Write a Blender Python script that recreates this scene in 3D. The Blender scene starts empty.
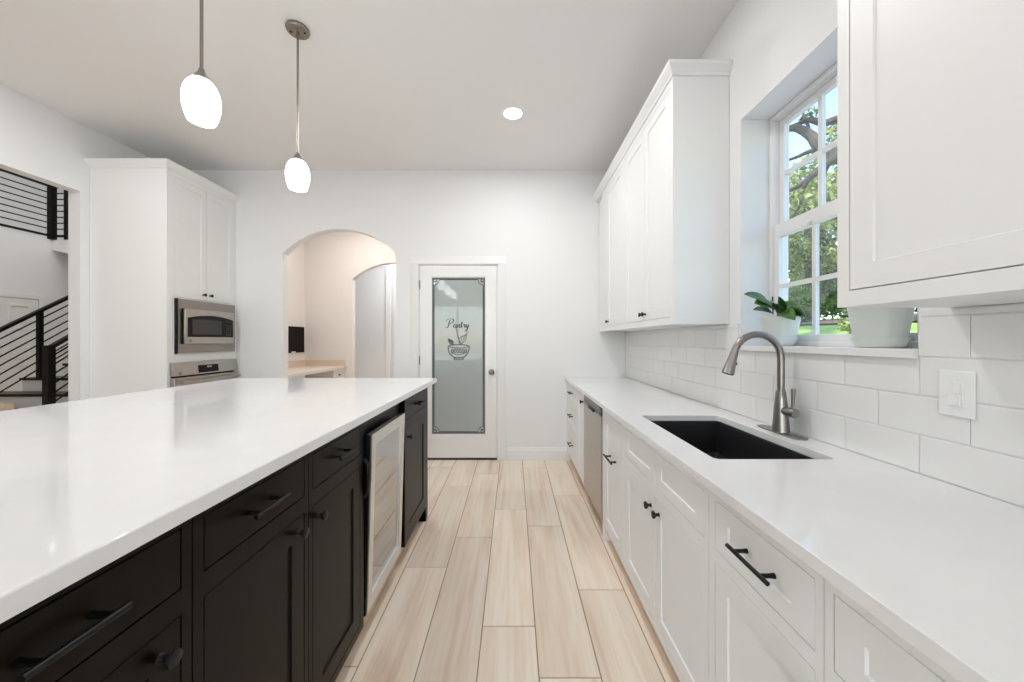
import bpy, bmesh, math, random
from mathutils import Vector, Matrix
random.seed(7)
PI = math.pi
scene = bpy.context.scene
COL = scene.collection

# ------------------------------------------------------------------ camera, world, sun, lights, exposure
FPX = 365.0                       # focal length in pixels of the 1024 wide frame
cam_d = bpy.data.cameras.new('camera'); cam = bpy.data.objects.new('camera', cam_d); COL.objects.link(cam)
cam.location = (0, 0, 1.30); cam.rotation_euler = (PI/2, 0, 0)
cam_d.sensor_width = 36; cam_d.sensor_fit = 'HORIZONTAL'; cam_d.lens = FPX/1024*36
cam_d.shift_x = -1/1024; cam_d.shift_y = -1/1024
cam_d.clip_start = 0.02; cam_d.clip_end = 300
scene.camera = cam

world = bpy.data.worlds.new('sky'); scene.world = world; world.use_nodes = True
wn = world.node_tree.nodes; wl = world.node_tree.links; wn.clear()
sky = wn.new('ShaderNodeTexSky'); sky.sky_type = 'NISHITA'; sky.sun_disc = False
sky.air_density = 1.0; sky.dust_density = .5; sky.sun_elevation = math.radians(52); sky.sun_rotation = math.radians(250)
bg = wn.new('ShaderNodeBackground'); bg.inputs['Strength'].default_value = 0.42
wo = wn.new('ShaderNodeOutputWorld'); wl.new(sky.outputs[0], bg.inputs[0]); wl.new(bg.outputs[0], wo.inputs[0])

def lamp(name, kind, loc, energy, color=(1, 1, 1), rot=(0, 0, 0), **kw):
    d = bpy.data.lights.new(name, kind); d.energy = energy; d.color = color
    for k, v in kw.items(): setattr(d, k, v)
    o = bpy.data.objects.new(name, d); o.location = loc; o.rotation_euler = rot; COL.objects.link(o); return o

lamp('sun', 'SUN', (-10, -10, 20), 5.0, (1, .95, .86), (math.radians(30), math.radians(-28), 0), angle=math.radians(1))
ZC = 3.142; XL = -3.67             # ceiling height, left wall
CAN_AND_FILL_SPOTS = [(0.0, 2.962, 7), (0.0, 1.8, 7.5), (0.0, -1.1, 2), (-2.6, 1.85, 13), (-2.45, -0.9, 2), (0.0, -3.1, 5), (-2.45, -2.9, 5)]  # first is the can in view; the others are unseen, added as fill
for x, y, w in CAN_AND_FILL_SPOTS:
    lamp('can_or_fill_lamp', 'AREA', (x, y, ZC-.012), w, (.965, .98, 1), shape='DISK', size=.13)
lamp('back_window_daylight', 'AREA', (-1.2, -4.45, 1.35), 14, (.95, .975, 1), (PI/2, 0, 0), shape='RECTANGLE', size=4.2, size_y=2.3)
lamp('hall_fill_light', 'AREA', (-6.3, 4.6, 5.9), 85, (1, .99, .975), (0, 0, 0), shape='RECTANGLE', size=2.5, size_y=5)  # unseen overhead fill added to brighten the hall; no window is built there
lamp('hall_lamp', 'AREA', (-5.3, 4.2, ZC-.012), .05, (1, .95, .89), shape='DISK', size=.03)
lamp('nook_lamp', 'AREA', (-2.1, 4.85, ZC-.012), 10, (1, .94, .89), shape='DISK', size=.2)
lamp('passage_lamp', 'AREA', (-1.9, 6.5, ZC-.012), 14, (.93, .965, 1), shape='DISK', size=.5)

scene.view_settings.view_transform = 'Standard'; scene.view_settings.look = 'None'
scene.view_settings.gamma = 1.0; scene.view_settings.use_curve_mapping = False
scene.view_settings.exposure = 0.75
scene.cycles.use_denoising = True
scene.cycles.max_bounces = 10; scene.cycles.diffuse_bounces = 6; scene.cycles.glossy_bounces = 5
scene.cycles.sample_clamp_indirect = 8.0
scene.cycles.caustics_reflective = False; scene.cycles.caustics_refractive = False

# ------------------------------------------------------------------ materials
def mat(name, color, rough=.5, metal=0.0, spec=.5, **kw):
    m = bpy.data.materials.new(name); m.use_nodes = True
    b = m.node_tree.nodes['Principled BSDF']
    b.inputs['Base Color'].default_value = (*color, 1); b.inputs['Roughness'].default_value = rough
    b.inputs['Metallic'].default_value = metal; b.inputs['Specular IOR Level'].default_value = spec
    for k, v in kw.items(): b.inputs[k].default_value = v
    return m
def nodes(m): return m.node_tree.nodes, m.node_tree.links, m.node_tree.nodes['Principled BSDF']
def ramp(N, stops):
    r = N.new('ShaderNodeValToRGB'); e = r.color_ramp.elements
    while len(e) < len(stops): e.new(.5)
    for k, (p, c) in enumerate(stops): e[k].position = p; e[k].color = (*c, 1)
    return r
def bump(m, scale, strength, dist=.01, detail=3):
    N, L, b = nodes(m); tc = N.new('ShaderNodeTexCoord'); n = N.new('ShaderNodeTexNoise')
    n.inputs['Scale'].default_value = scale; n.inputs['Detail'].default_value = detail
    bp = N.new('ShaderNodeBump'); bp.inputs['Strength'].default_value = strength; bp.inputs['Distance'].default_value = dist
    L.new(tc.outputs['Object'], n.inputs['Vector']); L.new(n.outputs['Fac'], bp.inputs['Height']); L.new(bp.outputs[0], b.inputs['Normal'])
def tint(m, c1, c2, scale, detail=4, stretch=(1, 1, 1)):
    N, L, b = nodes(m); tc = N.new('ShaderNodeTexCoord'); mp = N.new('ShaderNodeMapping'); mp.inputs['Scale'].default_value = stretch
    n = N.new('ShaderNodeTexNoise'); n.inputs['Scale'].default_value = scale; n.inputs['Detail'].default_value = detail
    r = ramp(N, [(.3, c1), (.7, c2)])
    L.new(tc.outputs['Object'], mp.inputs[0]); L.new(mp.outputs[0], n.inputs['Vector']); L.new(n.outputs['Fac'], r.inputs[0]); L.new(r.outputs[0], b.inputs['Base Color'])

M = {}
M['wall'] = mat('wall_paint', (.81, .81, .81), .6, spec=.3); bump(M['wall'], 260, .06, .002)
M['ceiling'] = mat('ceiling_paint', (.81, .80, .79), .8, spec=.2); bump(M['ceiling'], 180, .08, .002)
M['nook'] = mat('nook_paint', (.80, .765, .735), .6, spec=.3); bump(M['nook'], 260, .06, .002)
M['trim'] = mat('trim_paint', (.82, .815, .805), .3)
M['cab'] = mat('cabinet_white_paint', (.82, .82, .815), .4)
M['dark'] = mat('espresso_stain', (.016, .011, .008), .32, spec=.14); tint(M['dark'], (.0040, .0024, .0013), (.0085, .0050, .0027), 5, 5, (8, 8, .8))
M['quartz'] = mat('white_quartz', (.80, .795, .79), .06); tint(M['quartz'], (.79, .785, .78), (.815, .81, .805), 9)
M['tile'] = mat('glossy_white_tile', (.80, .795, .785), .1)
M['grout'] = mat('white_grout', (.80, .795, .785), .8)
M['black'] = mat('black_metal', (.004, .004, .004), .4, spec=.3)
M['blackglass'] = mat('black_glass', (.005, .005, .005), .12, spec=.25)
M['sink'] = mat('black_granite', (.010, .010, .011), .45)
M['steel'] = mat('brushed_steel', (.50, .465, .43), .32, 1.0); tint(M['steel'], (.42, .39, .36), (.54, .505, .47), 14, 3, (1, 1, 30))
M['nickel'] = mat('brushed_nickel', (.29, .27, .25), .28, 1.0)
M['pewter'] = mat('dark_nickel', (.30, .27, .235), .35, 1.0)
M['plastic'] = mat('white_plastic', (.84, .84, .83), .28)
M['pot'] = mat('celadon_ceramic', (.66, .70, .665), .28)
M['leaf'] = mat('plant_leaf', (.03, .10, .025), .3); tint(M['leaf'], (.018, .07, .010), (.075, .19, .03), 14)
M['soil'] = mat('soil', (.05, .035, .025), .9)
M['lightwood'] = mat('light_wood', (.55, .40, .26), .45); tint(M['lightwood'], (.56, .42, .28), (.70, .56, .40), 4, 5, (.6, 14, 14))
M['shadow'] = mat('gap_shade', (.02, .016, .013), .6)
M['brown'] = mat('dark_brown_board', (.010, .004, .003), .6, spec=.15)
M['bark'] = mat('bark', (.10, .085, .07), .9); tint(M['bark'], (.03, .026, .023), (.08, .068, .058), 6, 5, (1, 1, .3))
M['etch'] = mat('etched_dark', (.02, .024, .025), .6, spec=.1)
M['etchsoft'] = mat('etched_grey', (.19, .21, .21), .6, spec=.1)
M['pantry'] = mat('frosted_glass', (.40, .435, .43), .0, spec=.5)
M['clearedge'] = mat('glass_border', (.30, .335, .33), .08)
M['mulch'] = mat('mulch', (.20, .13, .085), .9)
M['concrete'] = mat('patio', (.45, .44, .42), .8)
M['grass'] = mat('grass', (.11, .23, .03), .9); tint(M['grass'], (.15, .25, .05), (.30, .42, .11), 3)
M['siding'] = mat('exterior_siding', (.55, .53, .5), .7)

def emit(name, color, strength, base=(.9, .9, .9)):
    m = mat(name, base, .25); b = m.node_tree.nodes['Principled BSDF']
    b.inputs['Emission Color'].default_value = (*color, 1); b.inputs['Emission Strength'].default_value = strength; return m
M['lamp'] = emit('lamp_lens', (1, .96, .9), 8)
M['shade'] = emit('opal_glass_lit', (.96, .98, 1), 4.5)
M['display'] = mat('display', (.01, .012, .014), .08)

def glass_mat(name, color, refl, rough=0.0, spread=.55):
    m = bpy.data.materials.new(name); m.use_nodes = True; N = m.node_tree.nodes; L = m.node_tree.links; N.clear()
    o = N.new('ShaderNodeOutputMaterial'); mx = N.new('ShaderNodeMixShader'); t = N.new('ShaderNodeBsdfTransparent'); g = N.new('ShaderNodeBsdfGlossy')
    t.inputs[0].default_value = (*color, 1); g.inputs['Roughness'].default_value = rough
    lw = N.new('ShaderNodeLayerWeight'); lw.inputs[0].default_value = .25
    mr = N.new('ShaderNodeMapRange'); mr.inputs[3].default_value = refl; mr.inputs[4].default_value = min(1, refl+spread)
    L.new(lw.outputs['Fresnel'], mr.inputs[0]); L.new(mr.outputs[0], mx.inputs[0])
    L.new(t.outputs[0], mx.inputs[1]); L.new(g.outputs[0], mx.inputs[2]); L.new(mx.outputs[0], o.inputs[0]); return m
M['glass'] = glass_mat('window_glass', (.97, .98, .975), .02, 0, .16)
M['coolerglass'] = glass_mat('mirrored_cooler_glass', (.30, .29, .28), .68, .02, .3)

def foliage_mat(name, c1, c2):
    m = bpy.data.materials.new(name); m.use_nodes = True; N = m.node_tree.nodes; L = m.node_tree.links; N.clear()
    o = N.new('ShaderNodeOutputMaterial'); mx = N.new('ShaderNodeMixShader'); mx.inputs[0].default_value = .45
    d = N.new('ShaderNodeBsdfDiffuse'); t = N.new('ShaderNodeBsdfTranslucent')
    a = N.new('ShaderNodeAttribute'); a.attribute_name = 'rand'; r = ramp(N, [(0, c1), (1, c2)])
    L.new(a.outputs['Fac'], r.inputs[0]); L.new(r.outputs[0], d.inputs[0]); L.new(r.outputs[0], t.inputs[0])
    L.new(d.outputs[0], mx.inputs[1]); L.new(t.outputs[0], mx.inputs[2]); L.new(mx.outputs[0], o.inputs[0]); return m
M['leaf_light'] = foliage_mat('foliage_light', (.05, .085, .025), (.60, .64, .28))
M['leaf_mid'] = foliage_mat('foliage_mid', (.025, .05, .018), (.34, .40, .18))
M['leaf_dark'] = foliage_mat('foliage_dark', (.05, .09, .04), (.18, .26, .10))

def plank_mat():
    m = mat('wood_look_plank', (.6, .5, .4), .34, spec=.4); N, L, b = nodes(m)
    tc = N.new('ShaderNodeTexCoord'); at = N.new('ShaderNodeAttribute'); at.attribute_name = 'rand'
    off = N.new('ShaderNodeVectorMath'); off.operation = 'MULTIPLY_ADD'
    L.new(at.outputs['Vector'], off.inputs[0]); off.inputs[1].default_value = (37, 91, 13); L.new(tc.outputs['Object'], off.inputs[2])
    def noise(sx, sy, detail, rough=.6, dist=0):
        mp = N.new('ShaderNodeMapping'); mp.inputs['Scale'].default_value = (sx, sy, 1); n = N.new('ShaderNodeTexNoise')
        n.inputs['Scale'].default_value = 1; n.inputs['Detail'].default_value = detail; n.inputs['Roughness'].default_value = rough; n.inputs['Distortion'].default_value = dist
        L.new(off.outputs[0], mp.inputs[0]); L.new(mp.outputs[0], n.inputs['Vector']); return n
    a = noise(9, .9, 5, .55, .6); c = noise(45, 1.6, 4, .6, .2); g = noise(160, 5, 2)
    r1 = ramp(N, [(.28, (.66, .48, .36)), (.42, (.80, .655, .52)), (.58, (.86, .755, .63)), (.75, (.87, .785, .68))])
    r2 = ramp(N, [(.33, (.66, .58, .52)), (.52, (1, 1, 1))])
    L.new(a.outputs['Fac'], r1.inputs[0]); L.new(c.outputs['Fac'], r2.inputs[0])
    mx = N.new('ShaderNodeMix'); mx.data_type = 'RGBA'; mx.blend_type = 'MULTIPLY'; mx.inputs[0].default_value = .27
    L.new(r1.outputs[0], mx.inputs[6]); L.new(r2.outputs[0], mx.inputs[7])
    hs = N.new('ShaderNodeHueSaturation'); vr = N.new('ShaderNodeMapRange'); vr.inputs[3].default_value = .95; vr.inputs[4].default_value = 1.08
    L.new(at.outputs['Fac'], vr.inputs[0]); L.new(vr.outputs[0], hs.inputs['Value']); L.new(mx.outputs[2], hs.inputs['Color'])
    L.new(hs.outputs[0], b.inputs['Base Color'])
    bp = N.new('ShaderNodeBump'); bp.inputs['Strength'].default_value = .05; bp.inputs['Distance'].default_value = .003
    L.new(g.outputs['Fac'], bp.inputs['Height']); L.new(bp.outputs[0], b.inputs['Normal']); return m
M['plank'] = plank_mat()
M['floorgrout'] = mat('floor_grout', (.36, .26, .18), .85)
M['toe'] = M['lightwood']

# ------------------------------------------------------------------ mesh helpers
class MB:
    def __init__(s): s.bm = bmesh.new(); s.mi = 0
    def face(s, pts):
        try: f = s.bm.faces.new([s.bm.verts.new(p) for p in pts]); f.material_index = s.mi; return f
        except ValueError: return None
    def box(s, a, b):
        x0, y0, z0 = (min(a[i], b[i]) for i in range(3)); x1, y1, z1 = (max(a[i], b[i]) for i in range(3))
        v = [s.bm.verts.new(p) for p in ((x0,y0,z0),(x1,y0,z0),(x1,y1,z0),(x0,y1,z0),(x0,y0,z1),(x1,y0,z1),(x1,y1,z1),(x0,y1,z1))]
        for q in ((3,2,1,0),(4,5,6,7),(0,1,5,4),(1,2,6,5),(2,3,7,6),(3,0,4,7)):
            f = s.bm.faces.new([v[i] for i in q]); f.material_index = s.mi
        return s
    def prism(s, pts, vec):                       # planar polygon pulled along vec
        vec = Vector(vec); a = [s.bm.verts.new(p) for p in pts]; b = [s.bm.verts.new(Vector(p)+vec) for p in pts]; n = len(pts)
        fs = [s.bm.faces.new(a[::-1]), s.bm.faces.new(b)] + [s.bm.faces.new((a[i], a[(i+1)%n], b[(i+1)%n], b[i])) for i in range(n)]
        for f in fs: f.material_index = s.mi
        return s
    def tube(s, pts, r, seg=10, cap=True):        # swept circle through points; r number or list
        pts = [Vector(p) for p in pts]; n = len(pts); rs = r if isinstance(r, (list, tuple)) else [r]*n; rings = []
        t0 = (pts[1]-pts[0]).normalized(); up = Vector((0,0,1)) if abs(t0.z) < .9 else Vector((1,0,0)); u = t0.cross(up).normalized()
        for i, p in enumerate(pts):
            t = (pts[min(i+1,n-1)]-pts[max(i-1,0)]).normalized(); u = (u-t*u.dot(t)).normalized(); w = t.cross(u)
            rings.append([s.bm.verts.new(p+(u*math.cos(2*PI*k/seg)+w*math.sin(2*PI*k/seg))*rs[i]) for k in range(seg)])
        for i in range(n-1):
            for k in range(seg):
                f = s.bm.faces.new((rings[i][k], rings[i][(k+1)%seg], rings[i+1][(k+1)%seg], rings[i+1][k])); f.material_index = s.mi
        if cap: s.bm.faces.new(rings[0][::-1]).material_index = s.mi; s.bm.faces.new(rings[-1]).material_index = s.mi
        return s
    def lathe(s, c, prof, axis=(0,0,1), seg=24, close=False, sx=1, sy=1):  # prof: (radius, distance along the axis)
        ax = Vector(axis).normalized(); up = Vector((0,0,1)) if abs(ax.z) < .9 else Vector((1,0,0)); u = ax.cross(up).normalized(); w = ax.cross(u); c = Vector(c); rings = []
        for r, h in prof:
            rings.append([s.bm.verts.new(c+ax*h+(u*math.cos(2*PI*k/seg)*sx+w*math.sin(2*PI*k/seg)*sy)*max(r, 1e-5)) for k in range(seg)])
        pairs = list(zip(rings, rings[1:])) + ([(rings[-1], rings[0])] if close else [])
        for a, b in pairs:
            for k in range(seg): s.bm.faces.new((a[k], a[(k+1)%seg], b[(k+1)%seg], b[k])).material_index = s.mi
        if not close: s.bm.faces.new(rings[0][::-1]).material_index = s.mi; s.bm.faces.new(rings[-1]).material_index = s.mi
        return s
    def sweep(s, path, prof, flip=1, closed=False):   # prof: (outward, z) swept round a level path of (x, y) with mitres
        P = [Vector(p) for p in path]; n = len(P); rings = []
        for i in range(n):
            ds = []
            if i > 0: ds.append((P[i]-P[i-1]).normalized())
            if i < n-1: ds.append((P[i+1]-P[i]).normalized())
            ns = [Vector((d.y, -d.x))*flip for d in ds]; m = sum(ns, Vector((0,0))).normalized(); k = 1/max(.2, m.dot(ns[0]))
            rings.append([s.bm.verts.new((P[i].x+m.x*o*k, P[i].y+m.y*o*k, z)) for o, z in prof])
        q = len(prof)
        for a, b in zip(rings, rings[1:]):
            for k in range(q): s.bm.faces.new((a[k], a[(k+1)%q], b[(k+1)%q], b[k])).material_index = s.mi
        s.bm.faces.new(rings[0][::-1]).material_index = s.mi; s.bm.faces.new(rings[-1]).material_index = s.mi
        return s
    def build(s, name, m, parent=None, bevel=0, smooth=True, merge=False, recalc=True, seg=2):
        bm = s.bm
        if merge: bmesh.ops.remove_doubles(bm, verts=bm.verts, dist=1e-5)
        if recalc: bmesh.ops.recalc_face_normals(bm, faces=bm.faces)
        if parent is not None:
            off = Vector((0,0,0)); p = parent
            while p: off += p.location; p = p.parent
            for v in bm.verts: v.co -= off
        me = bpy.data.meshes.new(name); bm.to_mesh(me); bm.free()
        for mm in (m if isinstance(m, (list, tuple)) else [m]): me.materials.append(mm)
        o = bpy.data.objects.new(name, me); COL.objects.link(o)
        if parent is not None: o.parent = parent
        if smooth:
            me.shade_smooth(); me.set_sharp_from_angle(angle=math.radians(35))
        if bevel:
            b = o.modifiers.new('bevel', 'BEVEL'); b.width = bevel; b.segments = seg; b.limit_method = 'ANGLE'; b.angle_limit = math.radians(40); b.harden_normals = False
        return o

def tag(o, label=None, cat=None, group=None, kind=None):
    if label: o['label'] = label
    if cat: o['category'] = cat
    if group: o['group'] = group
    if kind: o['kind'] = kind
    return o
def empty(name, loc, label=None, cat=None, group=None, kind=None):
    o = bpy.data.objects.new(name, None); o.empty_display_size = .1; o.location = loc; COL.objects.link(o); return tag(o, label, cat, group, kind)
def kids(o): return [c for c in bpy.data.objects if c.parent == o]
def copy_tree(o, parent=None):
    c = o.copy(); COL.objects.link(c)
    if parent is not None: c.parent = parent
    for ch in kids(o): copy_tree(ch, c)
    return c
def catmull(pts, n=8):
    P = [Vector(p) for p in pts]; out = []
    for i in range(len(P)-1):
        p0, p1, p2, p3 = P[max(i-1,0)], P[i], P[i+1], P[min(i+2,len(P)-1)]
        for k in range(n):
            t = k/n; out.append(.5*((2*p1)+(p2-p0)*t+(2*p0-5*p1+4*p2-p3)*t*t+(3*p1-p0-3*p2+p3)*t**3))
    return out+[P[-1]]
def struct(mb, name, m, parent=None, **kw):
    o = mb.build(name, m, parent, **kw)
    o['kind'] = 'structure'; return o

# ------------------------------------------------------------------ the setting
XL, XR, YB, YF = -3.67, 1.222, 3.955, -4.5     # left wall, right wall, back wall, wall behind
# floor: plank mesh; end joints of the aisle columns measured
mb = MB(); bm = mb.bm; rl = bm.faces.layers.float.new('rand')
W, L = .2393, 1.146; joints = {-3: 2.09, -2: 2.402, -1: 1.658, 0: 1.405, 1: 1.90}
def bcol(k): return .1004+W*k
for k in range(-40, 6):
    x0 = bcol(k); x1 = x0+W; g = .0018
    j0 = joints.get(k, random.uniform(0, L)); j0 -= L*math.ceil((j0+4.6)/L)
    y = j0
    while y < 9.2:
        a, b, c, d = x0+g, x1-g, y+g, y+L-g; e = .0015; r = random.random()
        up = [bm.verts.new(p) for p in ((a+e,c+e,0),(b-e,c+e,0),(b-e,d-e,0),(a+e,d-e,0))]; lo = [bm.verts.new(p) for p in ((a,c,-.003),(b,c,-.003),(b,d,-.003),(a,d,-.003))]
        fs = [bm.faces.new(up)]+[bm.faces.new((lo[i], lo[(i+1)%4], up[(i+1)%4], up[i])) for i in range(4)]
        for f in fs: f[rl] = r
        y += L
mb.mi = 1; mb.box((-9.6, -5.8, -.12), (1.46, 9.4, -.002))
struct(mb, 'floor', [M['plank'], M['floorgrout']], recalc=False, smooth=False)

mb = MB(); mb.box((-5.4, -4.62, ZC), (1.46, 8.3, ZC+.15)); struct(mb, 'ceiling', M['ceiling'])
mb = MB(); mb.box((-10.4, -1.1, 6.0), (-4.6, 9.4, 6.15)); struct(mb, 'ceiling_hall', M['ceiling'])

def arch_z(x, x0, x1, zs, za):               # segmental arch: circle through springings and apex
    w = (x1-x0)/2; h = za-zs; R = (w*w+h*h)/(2*h); c = (x0+x1)/2
    return za-R+math.sqrt(max(0, R*R-(x-c)**2))
def arch_wall(mb, x0, x1, y0, y1, ztop, openings):    # wall across X with arched (zs<za) or square openings
    cur = x0
    for (a, b, zs, za) in sorted(openings):
        mb.box((cur, y0, 0), (a, y1, ztop)); n = 28 if za > zs else 1
        for i in range(n):
            u0 = a+(b-a)*i/n; u1 = a+(b-a)*(i+1)/n
            z0 = arch_z(u0, a, b, zs, za) if za > zs else zs; z1 = arch_z(u1, a, b, zs, za) if za > zs else zs
            mb.prism([(u0,y0,z0),(u1,y0,z1),(u1,y0,ztop),(u0,y0,ztop)], (0, y1-y0, 0))
        cur = b
    mb.box((cur, y0, 0), (x1, y1, ztop))
mb = MB(); arch_wall(mb, XL-.1, XR+.24, YB, YB+.1, ZC, [(-2.497, -1.268, 2.236, 2.503), (-1.03, -.155, 2.125, 2.125)])
struct(mb, 'wall_back', M['wall'], merge=True, smooth=False)
# left wall with the wide opening to the stair hall
mb = MB()
for a, b in (((XL-.1, 3.094, 0), (XL, YB, ZC)), ((XL-.1, .3, 2.5625), (XL, 3.094, ZC)), ((XL-.1, YF, 0), (XL, .3, ZC))): mb.box(a, b)
struct(mb, 'wall_left', M['wall'], smooth=False)
# right wall with the window opening
WY0, WY1, WZ0, WZ1 = 1.10, 1.956, 1.258, 2.48
mb = MB()
for a, b in (((XR, WY1, 0), (XR+.24, YB, ZC)), ((XR, YF, 0), (XR+.24, WY0, ZC)), ((XR, WY0, 0), (XR+.24, WY1, WZ0)), ((XR, WY0, WZ1), (XR+.24, WY1, ZC))): mb.box(a, b)
struct(mb, 'wall_right', M['wall'], smooth=False)
# wall behind the camera with a broad window
mb = MB()
for a, b in (((XL-.1, YF-.12, 0), (-3.3, YF, ZC)), ((.9, YF-.12, 0), (XR+.24, YF, ZC)), ((-3.3, YF-.12, 0), (.9, YF, .2)), ((-3.3, YF-.12, 2.5), (.9, YF, ZC))): mb.box(a, b)
struct(mb, 'wall_front', M['wall'], smooth=False)
w2 = empty('window_2', (-1.2, YF-.06, .2), kind='structure')
mb = MB()
for x in (-3.3, -1.93, -.53, .84): mb.box((x, YF-.1, .2), (x+.06, YF-.04, 2.5))
mb.box((-3.3, YF-.1, .2), (.9, YF-.04, .26)); mb.box((-3.3, YF-.1, 2.44), (.9, YF-.04, 2.5))
struct(mb, 'window_frame', M['trim'], w2)
mb = MB(); mb.box((-3.27, YF-.075, .23), (.87, YF-.07, 2.47)); struct(mb, 'glass_pane', M['glass'], w2)

# nook and passage behind the first arch
mb = MB(); mb.box((-3.35, YB+.1, 0), (-3.25, 5.7, ZC)); struct(mb, 'wall_nook_left', M['nook'])
mb = MB(); mb.box((-1.1, YB+.1, 0), (-1.04, 5.7, ZC)); struct(mb, 'wall_nook_right', M['nook'])
mb = MB(); arch_wall(mb, -3.35, -1.0, 5.7, 5.8, ZC, [(-2.505, -1.17, 2.255, 2.51)]); struct(mb, 'wall_nook_far', M['nook'], merge=True, smooth=False)
mb = MB(); mb.box((-4.6, 7.2, 0), (-.2, 7.3, ZC)); struct(mb, 'wall_passage', M['wall'])
mb = MB(); mb.box((-4.7, 5.8, 0), (-4.6, 7.3, ZC)); mb.box((-.2, 5.7, 0), (-.1, 7.3, ZC)); struct(mb, 'wall_passage_sides', M['wall'])
mb = MB()
for x in (-2.5, -2.36): mb.box((x, 7.16, 0), (x+.085, 7.2, 2.62))
struct(mb, 'trim_1', M['trim'], bevel=.004)
mb = MB(); mb.box((-1.04, 4.9, 0), (XR+.24, 5.0, ZC)); struct(mb, 'wall_pantry', M['wall'])

# stair hall
HX = -8.6
mb = MB(); mb.box((HX-.1, -1.0, 0), (HX, 9.09, 3.17)); struct(mb, 'wall_hall_left', M['wall'])
mb = MB(); mb.box((-10.3, 9.1, 0), (-4.7, 9.2, 6.0)); mb.box((-4.8, 5.0, 0), (-4.7, 9.1, 6.0)); struct(mb, 'wall_hall_far', M['wall'])
mb = MB(); mb.box((-10.3, -1.12, 0), (XL-.101, -1.0, 6.0)); struct(mb, 'wall_hall_near', M['wall'])
mb = MB(); mb.box((-10.2, -.99, 3.0), (HX-.101, 9.09, 3.17)); mb.box((-10.3, -.99, 3.0), (-10.201, 9.09, 6.0)); struct(mb, 'wall_landing', M['wall'])
mb = MB(); mb.box((-5.4, -1.1, ZC+.15), (-5.3, 9.2, 6.0)); struct(mb, 'wall_hall_right', M['wall'])

# baseboards
BP = [(0, 0), (.014, 0), (.014, .105), (.009, .112), (.009, .125), (.004, .138), (0, .14)]
mb = MB(); mb.sweep([(-.065, YB-.0005), (.63, YB-.0005)], BP); struct(mb, 'baseboard_back', M['trim'])
mb = MB(); mb.sweep([(-1.268, YB-.0005), (-1.12, YB-.0005)], BP); mb.sweep([(-3.0, YB-.0005), (-2.497, YB-.0005)], BP); struct(mb, 'baseboard_arch', M['trim'])

# pantry door with its casing
mb = MB(); CP = [(0, 0), (0, .012), (.022, .012), (.03, .009), (.075, .008), (.085, .004), (.085, 0)]
def casing(mb, xa, xb, zt, yw):
    for x, sgn in ((xa, -1), (xb, 1)): mb.prism([(x+sgn*o, yw-d, 0) for o, d in CP], (0, 0, zt))
    mb.prism([(xa-.085, yw-d, zt+o) for o, d in CP], (xb-xa+.17, 0, 0))
casing(mb, -1.022, -.163, 2.122, YB-.0005)
struct(mb, 'trim_door', M['trim'])
mb = MB()
for x0, x1 in ((-1.03, -1.013), (-.172, -.155)): mb.box((x0, YB+.001, 0), (x1, YB+.095, 2.125))
mb.box((-1.03, YB+.001, 2.112), (-.155, YB+.095, 2.125)); struct(mb, 'trim_jamb', M['trim'])
mb = MB(); mb.box((-1.02, YB+.002, 0), (-.17, YB+.09, .012)); struct(mb, 'trim_gap_shade', M['shadow'])  # dark strip standing in for the shade in the gap under the door
d1 = empty('door_1', (-.592, YB+.02, .02), 'white pantry door with tall frosted glass pane and etched lettering', 'door', kind='structure')
GX0, GX1, GZ0, GZ1 = -.893, -.290, .267, 1.991
mb = MB(); DY = YB+.004
mb.bm.free(); mb = MB()
for a, b in (((-1.010, DY, .022), (GX0, DY+.04, 2.109)), ((GX1, DY, .022), (-.1755, DY+.04, 2.109)), ((GX0, DY, .022), (GX1, DY+.04, GZ0)), ((GX0, DY, GZ1), (GX1, DY+.04, 2.109))): mb.box(a, b)
# glazing bead
for a, b in (((GX0, DY+.004, GZ0), (GX0+.012, DY+.014, GZ1)), ((GX1-.012, DY+.004, GZ0), (GX1, DY+.014, GZ1)), ((GX0, DY+.004, GZ0), (GX1, DY+.014, GZ0+.012)), ((GX0, DY+.004, GZ1-.012), (GX1, DY+.014, GZ1))): mb.box(a, b)
mb.build('door_leaf', M['trim'], d1, smooth=False)
GY = DY+.012
mb = MB(); mb.box((GX0, GY, GZ0), (GX1, GY+.008, GZ1)); gp = mb.build('glass_pane', M['pantry'], d1); gp['label'] = 'grey frosted glass pane'
# etched border with scooped corners
def flat_stroke(mb, pts, w, y, th=.0008):     # ribbon in the X-Z plane
    P = [Vector((p[0], 0, p[1])) for p in pts]; n = len(P); ws = w if isinstance(w, list) else [w]*n
    Lf, Rt = [], []
    for i, p in enumerate(P):
        t = (P[min(i+1,n-1)]-P[max(i-1,0)]); t = t.normalized() if t.length > 0 else Vector((1,0,0)); nn = Vector((-t.z, 0, t.x))*ws[i]/2
        Lf.append((p.x+nn.x, y, p.z+nn.z)); Rt.append((p.x-nn.x, y, p.z-nn.z))
    for i in range(n-1): mb.face([Lf[i], Rt[i], Rt[i+1], Lf[i+1]])
def scoop_rect(m, r):
    x0, x1, z0, z1 = GX0+m, GX1-m, GZ0+m, GZ1-m; out = []
    for cx, cz, a0 in ((x0, z0, 90), (x1, z0, 180), (x1, z1, 270), (x0, z1, 0)):
        arc = [(cx+r*math.cos(math.radians(a0-90*k/6)), cz+r*math.sin(math.radians(a0-90*k/6))) for k in range(7)]
        out += arc
    return out+[out[0]]
mb = MB(); EY = GY-.0006
flat_stroke(mb, scoop_rect(.036, .055), .006, EY); flat_stroke(mb, scoop_rect(.03, .03), .003, EY)
for cx, cz in ((GX0+.045, GZ0+.045), (GX1-.045, GZ0+.045), (GX0+.045, GZ1-.045), (GX1-.045, GZ1-.045)):
    flat_stroke(mb, [(cx+.016*math.cos(a*PI/6), cz+.016*math.sin(a*PI/6)) for a in range(13)], .006, EY)
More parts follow.
